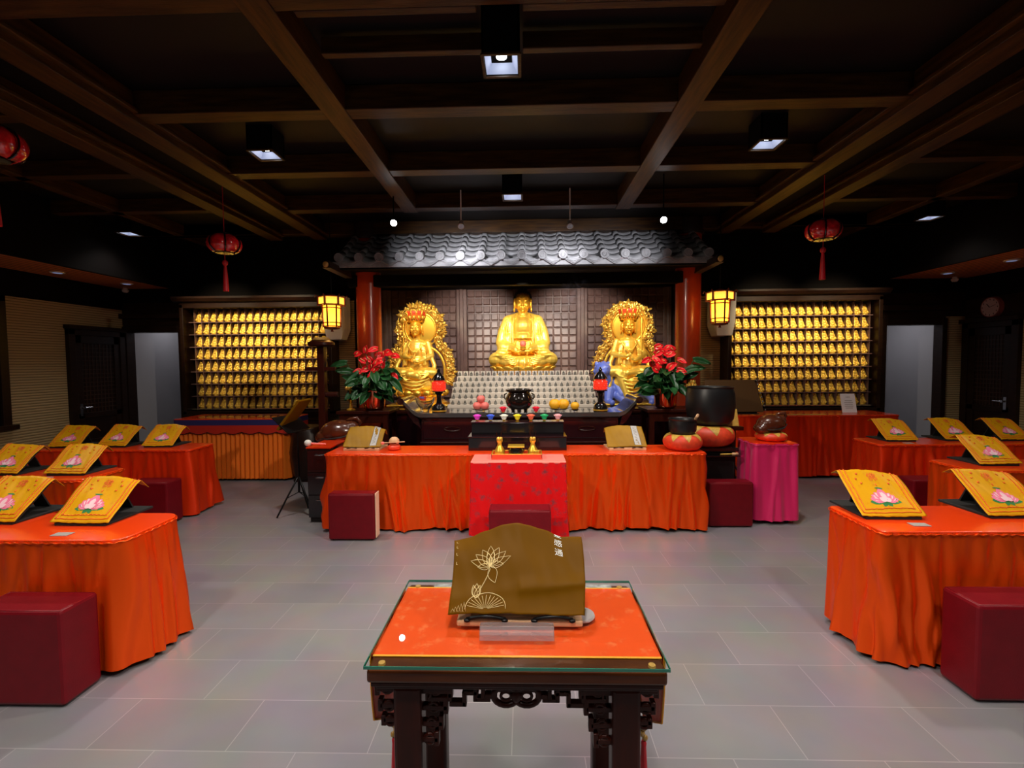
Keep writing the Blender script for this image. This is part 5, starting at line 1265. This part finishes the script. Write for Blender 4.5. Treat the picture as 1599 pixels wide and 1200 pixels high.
# central book stand and brown cover
SX, SY = -.022, 1.362
bs = thing('reading_stand', 'pale wooden reading stand under the large brown cloth in the foreground', 'book stand', (SX, SY, FZ+.0005))
b = MB(); b.box(-.188, .188, 0, .20, 0, .020); b.build('base_board', 'pale_wood', bs, bevel=.006)
b = MB(); b.prism([(.02, .02), (.17, .02), (.148, .165), (.140, .165)], -.15, .15, 'x'); b.build('back_rest', 'pale_wood', bs, bevel=.003)
for s in (-1, 1):
    c = MB(); c.tube([(s*.10+x_, .002-.004*math.cos(x_*28), .024+.010*math.cos(x_*28)) for x_ in [-.058+.0145*k for k in range(9)]], .0055, 8); c.ell((s*.10-.056, .0, .021), (.010, .008, .006)); c.ell((s*.10+.056, .0, .021), (.010, .008, .006)); c.build('black_clip', 'black_metal', bs, smooth=True)
W = .405; D, H = .170, .200
Sb = surf_fn(W, D, H, .035, (.058, .046), 3, sag=.012)
def Sm(u, v):
    p = Sb(u, v); q = (u-.5)*2
    tw = 1+.035*v; p.x = q*W/2*tw + .008*math.sin(3*v); 
    p.z += .020*math.exp(-((u-.46)/.15)**2)*v - .020*math.exp(-((u-.82-.1*(1-v))/.09)**2)*max(0, v-.25) - .012*math.exp(-((u-.12)/.08)**2)*max(0, v-.5) - .006*math.exp(-((u-.36-.1*v)/.06)**2)*v
    p.y -= .010*math.exp(-((v-.28-.18*(u-.7))/.07)**2)*(1 if u > .5 else .3) 
    return p
ct = thing('sutra_cover', 'large brown cloth with embroidered lotus over the foreground reading stand', 'cloth cover', (SX-.010, SY-.004, FZ+.036)); asp = W/(math.hypot(D, H)+.035)
MB().grid(lambda u, v: Sm(u, v), 60, 60).build('cloth', 'brown_cloth', ct, smooth=True, solid=.0016)
em = MB()
def lp(cu, cv, ang, L, Wd, n=11):
    pts = []
    for sgn in (1, -1):
        rng = range(n) if sgn == 1 else range(n-2, 0, -1)
        for k in rng: l = L*k/(n-1); w_ = sgn*Wd*math.sin(PI*(k/(n-1))**.85); pts.append((cu+l*math.cos(ang)-w_*math.sin(ang), cv+(l*math.sin(ang)+w_*math.cos(ang))*asp))
    ribbon(em, Sm, pts, .0008, asp, .0018, closed=True)
lc = (.285, .445)
for a, L, w_ in ((90, .155, .030), (65, .15, .030), (115, .15, .030), (42, .155, .03), (138, .155, .03), (22, .165, .026), (158, .165, .026), (78, .10, .02), (102, .10, .02), (5, .10, .022), (175, .10, .022), (-70, .12, .035)): lp(lc[0], lc[1], math.radians(a), L, w_)
for k in range(7): ribbon(em, Sm, [(lc[0]-.05+.017*k, lc[1]+.02), (lc[0]-.045+.016*k, lc[1]+.06)], .0006, asp, .0016)
ribbon(em, Sm, [(lc[0]+.0-.06*k/10-.02*(k/10)**2, lc[1]-.02-.21*k/10) for k in range(11)], .0009, asp, .0018)
for a, L, w_ in ((90, .11, .026), (75, .10, .02), (105, .10, .02)): lp(.19, .15, math.radians(a), L, w_)
for k in range(13): a = math.radians(12+k*13); ribbon(em, Sm, [(.27+.02*math.cos(a), .045+.01*math.sin(a)), (.27+.14*math.cos(a), .045+.10*math.sin(a)*asp)], .0006, asp, .0016)
ribbon(em, Sm, [(.27+.15*math.cos(math.radians(a)), .04+.12*math.sin(math.radians(a))*asp) for a in range(0, 181, 12)], .0009, asp, .0018)
for k in range(5): ribbon(em, Sm, [(.02+.02*k, .02), (.03+.02*k, .05+.015*k), (.05+.02*k, .02)], .0006, asp, .0016)
for j in range(5): ribbon(em, Sm, [(.022, .93-.1*j), (.022, .90-.1*j), (.032, .90-.1*j)], .0005, asp, .0016)
em.build('lotus_embroidery', 'embroid', ct, smooth=True)
tx = MB()
for ch, v in (('\u9748', .885), ('\u611f', .775), ('\u901a', .66)): put_text(tx, Sm, ch, .81, v, .066, asp, 0, .0012)
tx.build('characters', 'embroid_white', ct)
# clear acrylic block and pale disc
t = thing('acrylic_block', 'clear acrylic sign block lying in front of the brown cloth', 'acrylic block', (-.029, 1.292, FZ+.0005))
MB().prism([(0, 0), (.052, 0), (.046, .030), (.014, .036), (0, .018)], -.106, .106, 'x').build('block', 'acrylic', t, bevel=.002)
o = MB().lathe([(.040, 0), (.042, .004), (.040, .009), (.030, .008), (.01, .008)], n=36).build('round_disc', 'disk_grey', None, smooth=40); o.location = (.168, 1.425, FZ+.0005); tag(o, 'pale grey round disc behind the right corner of the brown cloth', 'disc')

# ================================================================== KNEELING STOOLS
def ottoman(x, y, w, d, h, lab, rz=0, stripe=False):
    t = thing('kneeling_stool', lab, 'stool', (x, y, 0), rz, 'dark red leather stools')
    b = MB(); b.box(-w/2, w/2, -d/2, d/2, .012, h); b.build('body', 'leather', t, bevel=.016)
    c = MB(); c.tube([(x_, y_, h-.004) for x_, y_ in ((-w/2+.012, -d/2+.012), (w/2-.012, -d/2+.012), (w/2-.012, d/2-.012), (-w/2+.012, d/2-.012))], .005, 6, True); c.build('seam_piping', 'leather', t, smooth=True)
    c = MB()
    for sy in (-1, 1):
        for sx in (-1, 1): c.cone((sx*(w/2-.04), sy*(d/2-.04), 0), (sx*(w/2-.04), sy*(d/2-.04), .015), .015, .018, 10)
    c.build('feet', 'black_metal', t)
    if stripe: bx(w/2-.001, w/2+.006, -d/2+.03, d/2, .02, h-.005).build('cream_edge', 'cream', t, bevel=.002)
ottoman(-1.587, 4.23, .425, .13, .435, 'dark red leather stool in front of the left end of the altar table', 0, True)
ottoman(-.05, 3.80, .50, .18, .43, 'dark red leather stool in front of the brocade table, behind the brown cloth')
ottoman(1.975, 4.60, .42, .16, .44, 'dark red leather stool right of the altar table, below the magenta cloth')
ottoman(-2.41, 2.185, .46, .20, .47, 'dark red leather stool in front of the nearest left table')
ottoman(2.345, 2.285, .50, .20, .47, 'dark red leather stool in front of the nearest right table')
ottoman(-3.80, 4.66, .42, .22, .44, 'dark red leather stool between the nearest and far left tables'); ottoman(3.95, 4.70, .42, .22, .44, 'dark red leather stool between the nearest and far right tables')

# ================================================================== INSTRUMENTS, RIGHT OF THE ALTAR
def ring_cushion(loc, r, h, lab):
    t = thing('bell_cushion', lab, 'cushion', loc, group='ring cushions'); b = MB(); prof = []
    for k in range(17): a = -PI/2+PI*k/16*1.0; prof.append((r*.62+r*.38*math.cos(a), h/2+h/2*math.sin(a)))
    prof = [(r*.3, 0)]+prof+[(r*.3, h*.92)]
    b.lathe(prof, n=40); b.build('ring', 'cushion_red', t, smooth=60)
    p = MB()
    for k in range(8):
        a0 = 2*PI*k/8
        def fn(u, v):
            a = a0+(u-.5)*2*.40*(1-v); th = PI/2-v*1.35; rr = r*.62+(r*.38+.003)*math.cos(th); return (rr*math.cos(a), rr*math.sin(a), h/2+(h/2+.003)*math.sin(th))
        p.grid(fn, 6, 8)
    p.build('gold_points', 'cushion_gold', t, smooth=True)
ring_cushion((1.535, 4.62, .751), .185, .15, 'red cushion with gold points under the small singing bowl'); 
t = thing('singing_bowl', 'small black singing bowl on a red and gold cushion, right end of altar table', 'singing bowl', (1.535, 4.62, .90))
MB().lathe([(.06, 0), (.11, .008), (.128, .04), (.132, .10), (.128, .135), (.138, .15), (.132, .15), (.12, .135), (.12, .03)], n=40).build('bowl', 'drum_black', t, smooth=40)
t = thing('bowl_striker', 'wooden striker leaning in the small singing bowl', 'mallet', (1.62, 4.62, .93)); b = MB(); b.cone((.01, 0, 0), (.035, -.02, .13), .009, .009, 10); b.build('handle', 'pale_wood', t); b = MB(); b.cap((.033, -.02, .12), (.05, -.03, .155), .014, .014); b.build('padded_head', 'pale_wood', t, smooth=True)
t = thing('bell_stand', 'black wooden stand under the large temple bell', 'stand', (1.93, 5.06, 0))
bx(-.20, .22, -.20, .20, .03, .68).build('pedestal', 'black_cloth', t, bevel=.008); bx(-.18, .20, -.18, .18, 0, .03).build('plinth', 'black_gloss', t); bx(-.23, .25, -.23, .22, .68, .72).build('top', 'black_gloss', t, bevel=.006)
ring_cushion((1.93, 5.06, .72), .285, .21, 'large red and gold cushion under the big temple bell')
t = thing('temple_bell', 'large black bowl-shaped temple bell right of the altar', 'bell', (1.97, 5.06, .93))
MB().lathe([(.10, 0), (.19, .015), (.232, .07), (.248, .20), (.245, .33), (.228, .39), (.235, .405), (.222, .405), (.21, .38), (.23, .2), (.2, .06)], n=48).build('bowl', 'drum_black', t, smooth=40)
t = thing('bell_striker', 'pale striker lying on the stand under the large bell', 'mallet', (2.0, 4.81, .657)); b = MB(); b.cone((-.02, 0, .0), (.12, 0, .005), .008, .008, 10); b.build('handle', 'cushion_gold', t); MB().cap((.11, 0, .004), (.15, 0, .005), .014, .014).build('padded_head', 'pale_wood', t, smooth=True)
bx(-.10, .24, -.29, -.2, .64, .648).build('striker_ledge', 'black_gloss', bpy.data.objects['bell_stand'])
def music_stand(loc, rz, lab, h, cover_m, w=.42, hh=.30, tilt=.35):
    t = thing('music_stand', lab, 'music stand', loc, rz, 'music stands'); MB().cone((0, 0, .25), (0, 0, h), .012, .009, 12).build('pole', 'black_metal', t, smooth=40)
    for k in range(3): a = 2*PI*k/3+.3; b = MB(); b.tube([(0, 0, .42), (.11*math.cos(a), .11*math.sin(a), .22), (.22*math.cos(a), .22*math.sin(a), .008)], .009, 8); b.tube([(0, 0, .25), (.12*math.cos(a), .12*math.sin(a), .20)], .005, 6); b.build('leg', 'black_metal', t, smooth=True)
    R = Euler((-tilt, 0, 0)).to_matrix(); d = MB(); d.box(-w/2, w/2, -.006, .006, 0, hh, (-tilt, 0, 0), (0, 0, 0)); d.box(-w/2, w/2, -.05, .0, -.006, .004); o = d.build('desk', 'black_metal', t, bevel=.003); o.location = (0, -.02, h-.02)
    return t
m = music_stand((2.42, 5.50, 0), 0, 'music stand with a brown covered folder, right of the large bell', 1.02, 'brown', .50, .33, .25)
t = thing('brown_folder', 'large dark brown folder standing on the right music stand', 'folder', (2.40, 5.48, 1.012))
b = MB(); b.prism([(-.34, 0), (.34, 0), (.27, .38), (-.30, .38)], -.022, -.008); o = b.build('cover', 'brown_cloth_dark', t, bevel=.006); o.rotation_euler = (-.25, 0, 0)
for k in range(8):
    b = MB(); b.ell((.345-.065*k/7+.008, -.03, .02+.35*k/7), (.010, .009, .013), nu=8, nv=6); o = b.build('bead', 'pewter', t, smooth=True); o.rotation_euler = (-.25, 0, 0)
t = thing('yellow_booklet', 'yellow booklet leaning below the brown folder', 'book', (2.20, 5.10, .905)); b = MB(); b.box(-.10, .10, 0, .014, 0, .19, (-.35, 0, 0), (0, 0, 0)); b.build('cover', 'cushion_gold', t, bevel=.003)
t = thing('booklet_table', 'low dark stand behind the magenta cloth, holding a booklet', 'stand', (2.22, 5.16, 0)); bx(-.12, .12, -.08, .06, .86, .90).build('top', 'rosewood', t, bevel=.004); bx(-.05, .05, -.05, .05, 0, .86).build('post', 'rosewood', t, bevel=.004); bx(-.10, .10, -.08, .06, 0, .03).build('foot', 'rosewood', t, bevel=.004)
def wooden_fish(loc, s, lab, rz=0, m='fish_wood'):
    t = thing('wooden_fish', lab, 'wooden fish drum', loc, rz, 'wooden fish drums')
    b = MB(); b.ell((0, 0, .17*s), (.26*s, .20*s, .17*s), nu=28, nv=18); b.ell((-.20*s, 0, .10*s), (.13*s, .14*s, .10*s)); b.ell((.17*s, 0, .22*s), (.12*s, .12*s, .11*s)); me = remesh(b, 'shell', m, .012*s, 6); put(me, 'shell', t)
    b = MB(); b.tube([(-.27*s, -.09*s, .10*s), (-.12*s, -.185*s, .09*s), (.08*s, -.20*s, .115*s), (.24*s, -.10*s, .16*s), (.27*s, 0, .18*s)], [.006*s, .011*s, .011*s, .010*s, .006*s], 8); b.build('sound_slit', 'black_cloth', t, smooth=True)
    b = MB(); b.tube([(.26*s, -.0, .24*s), (.30*s, -.01, .30*s), (.25*s, -.02, .36*s), (.17*s, -.01, .345*s), (.10*s, 0, .325*s)], [.02*s, .028*s, .03*s, .028*s, .016*s], 10); b.build('carved_handle', m, t, smooth=True)
ring_cushion((2.49, 4.82, .80), .15, .085, 'small red cushion under the dark wooden fish on the magenta cloth')
wooden_fish((2.49, 4.82, .868), .58, 'dark wooden fish drum on the magenta-covered table', .3)
t = thing('paper_sign', 'white printed sheet propped up on the right side table', 'sign', (4.56, 6.72, .862))
b = MB(); b.box(-.10, .10, -.004, .004, 0, .27, (-.25, 0, -.0), (0, 0, 0)); b.build('sheet', 'paper', t); b = MB()
for k, w_ in enumerate((.03, 0, .05, .06, .055, .06, .05)):
    if w_: b.box(-w_, w_, -.0065, -.0045, .22-.026*k, .224-.026*k, (-.25, 0, 0), (0, 0, 0))
b.build('printed_lines', 'dark_wood', t); bx(-.04, .04, .0, .07, 0, .006).build('foot', 'white_plastic', t)

# ================================================================== LEFT OF THE ALTAR
t = thing('drawer_cabinet', 'narrow black drawer cabinet at the left end of the altar table', 'cabinet', (-2.09, 4.86, 0))
bx(-.12, .12, -.20, .22, .05, .76).build('body', 'black_gloss', t, bevel=.006); bx(-.11, .11, -.18, .2, 0, .05).build('plinth', 'black_cloth', t)
for k in range(3): 
    z = .07+.23*k; d = bx(-.115, .115, -.212, -.198, z, z+.215).build('drawer', 'black_gloss', t, bevel=.004); h = MB(); h.tube([(-.03, -.212, z+.16), (-.03, -.225, z+.165), (.05, -.225, z+.165), (.05, -.212, z+.16)], .004, 6); h.build('handle', 'silver', d, smooth=True)
bx(-.125, .125, -.215, .225, .76, .775).build('red_cloth_top', 'satin_deep', t, bevel=.003)
t = thing('fish_pedestal', 'dark pedestal with a red cloth under the large wooden fish', 'stand', (-2.10, 5.30, 0)); bx(-.23, .23, -.17, .17, .02, .68).build('block', 'dark_wood', t, bevel=.01); bx(-.24, .24, -.18, .18, .68, .70).build('red_cloth', 'satin_deep', t, bevel=.004); bx(-.2, .2, -.15, .15, 0, .02).build('plinth', 'black_cloth', t)
wooden_fish((-2.13, 5.30, .70), .80, 'large polished wooden fish drum left of the altar table', .15)
t = thing('fish_mallet', 'mallet with a round white head hanging beside the left music stand', 'mallet', (-2.17, 4.70, .776)); b = MB(); b.cone((-.02, 0, .03), (.13, .02, .018), .010, .008, 10); b.build('handle', 'peach', t); MB().ell((-.045, 0, .034), (.036, .034, .034)).build('padded_head', 'white_plastic', t, smooth=True)
music_stand((-2.42, 4.90, 0), PI*.42, 'black tripod music stand at the left of the altar table', .93, 'brown', .34, .24, .9)
t = thing('brown_folder', 'tan covered folder tilted on the left music stand', 'folder', (-2.385, 4.90, 1.04))
b = MB(); b.prism([(-.19, -.10), (-.165, -.115), (.07, .19), (.045, .205)], -.14, .14); b.build('cover', 'brown_cloth', t, bevel=.006)
t = thing('bell_post', 'tall dark red wooden post with a round top and arms, left of the altar', 'post', (-2.45, 5.62, 0))
bx(-.042, .042, -.042, .042, .03, 1.82).build('pole', 'rosewood', t, bevel=.006); MB().lathe([(.13, 1.82), (.155, 1.84), (.155, 1.87), (.11, 1.895)], n=28).build('round_top', 'rosewood', t, smooth=40)
b = MB(); b.box(-.20, .17, -.03, .03, 1.53, 1.575); b.build('upper_arm', 'rosewood', t, bevel=.005); b = MB(); b.cone((-.04, 0, 1.24), (.19, 0, 1.24), .034, .034, 16); b.build('lower_arm', 'rosewood', t, smooth=40, bevel=.004)
b = MB(); b.box(-.16, .16, -.06, .06, 0, .06); b.build('cross_foot', 'rosewood', t, bevel=.006)
MB().lathe([(.05, 1.895), (.10, 1.90), (.08, 1.93)], n=20).build('cap', 'gold_trim_wood', t, smooth=40)
t = thing('barrel_drum', 'dark covered barrel drum behind the left music stand', 'drum', (-3.02, 6.42, 0)); MB().lathe([(.17, .04), (.20, .10), (.245, .40), (.20, .70), (.18, .74)], n=36).build('barrel', 'dark_wood', t, smooth=40); MB().lathe([(.16, .74), (.19, .745), (.18, .755), (.02, .76)], n=36).build('skin', 'brown_cloth_dark', t, smooth=40); bx(-.15, .15, -.15, .15, 0, .05).build('foot', 'dark_wood', t, bevel=.005)
t = thing('small_wooden_fish', 'tiny wooden fish on an orange cushion on the altar table', 'wooden fish drum', (-1.31, 4.63, .751))
MB().lathe([(.045, 0), (.062, .012), (.064, .035), (.05, .05)], n=24).build('cushion', 'cushion_red', t, smooth=40); MB().ell((0, 0, .085), (.052, .045, .045)).build('fish', 'pale_wood', t, smooth=True)
b = MB(); b.tube([(-.036, -.045, .075), (0, -.0475, .07), (.036, -.045, .075)], .004, 6); b.build('sound_slit', 'dark_wood', t)
t = thing('tiny_mallet', 'thin pale mallet laid through the tiny wooden fish', 'mallet', (-1.31, 4.585, .83)); MB().cone((-.10, -.01, -.002), (.12, -.01, .010), .005, .005, 8).build('handle', 'pale_wood', t); MB().ell((-.10, -.01, -.002), (.019, .015, .015)).build('head', 'peach', t, smooth=True)

# clock on the right wall
t = thing('wall_clock', 'round pinkish clock high on the right wall', 'clock', (XR-.03, 7.03, 2.345)); 
b = MB(); b.cone((-.05, 0, 0), (.0, 0, 0), .145, .155, 40); b.build('rim', 'clock_rim', t, smooth=40); MB().cone((-.053, 0, 0), (-.05, 0, 0), .13, .13, 40).build('face', 'clock_face', t)
b = MB()
for k in range(12): a = k*PI/6; b.box(-.056, -.053, .112*math.cos(a)-.004, .112*math.cos(a)+.004, .112*math.sin(a)-.010, .112*math.sin(a)+.010)
b.tube([(-.057, 0, 0), (-.057, .045, .05)], .004, 5); b.tube([(-.057, 0, 0), (-.057, -.08, .03)], .003, 5); b.build('hands_and_marks', 'dark_wood', t)
t = thing('passage_notice', 'small white switch plate on the wall inside the left passage', 'switch', (-5.68, 8.54, 1.62)); bx(-.05, .05, -.012, .008, -.06, .06).build('plate', 'paper', t, bevel=.003); bx(-.012, .012, -.018, -.012, -.02, .02).build('switch', 'card', t)

# thin wisp of incense smoke drifting up before the lintel
def smoke():
    m = bpy.data.materials.new('smoke'); m.use_nodes = True; nt = m.node_tree; nt.nodes.clear(); N = nt.nodes.new
    o = N('ShaderNodeOutputMaterial'); v = N('ShaderNodeVolumePrincipled'); v.inputs['Color'].default_value = (.75, .82, 1, 1)
    tc = N('ShaderNodeTexCoord'); nz = N('ShaderNodeTexNoise'); nz.inputs['Scale'].default_value = 7; nz.inputs['Detail'].default_value = 5; nz.inputs['Distortion'].default_value = 1.5
    cr = N('ShaderNodeMapRange'); cr.inputs[1].default_value = .50; cr.inputs[2].default_value = .75; cr.inputs[3].default_value = 0; cr.inputs[4].default_value = 4
    ln = N('ShaderNodeVectorMath'); ln.operation = 'LENGTH'; fd = N('ShaderNodeMapRange'); fd.inputs[1].default_value = 1; fd.inputs[2].default_value = .2; mp = N('ShaderNodeMapping'); mp.inputs['Scale'].default_value = (1/.22, 1/.12, 1/.32)
    ml = N('ShaderNodeMath'); ml.operation = 'MULTIPLY'
    L = nt.links.new; L(tc.outputs['Object'], nz.inputs['Vector']); L(nz.outputs[0], cr.inputs[0]); L(tc.outputs['Object'], mp.inputs[0]); L(mp.outputs[0], ln.inputs[0]); L(ln.outputs['Value'], fd.inputs[0])
    L(cr.outputs[0], ml.inputs[0]); L(fd.outputs[0], ml.inputs[1]); L(ml.outputs[0], v.inputs['Density']); L(v.outputs[0], o.inputs['Volume']); MATS['smoke'] = m
    ob = MB().ell((0, 0, 0), (.22, .12, .32)).build('incense_smoke', 'smoke', None, smooth=True); ob.location = (.66, 6.42, 2.60)
    tag(ob, 'faint blue wisp of incense smoke under the tiled eave', 'smoke', kind='stuff')
smoke()
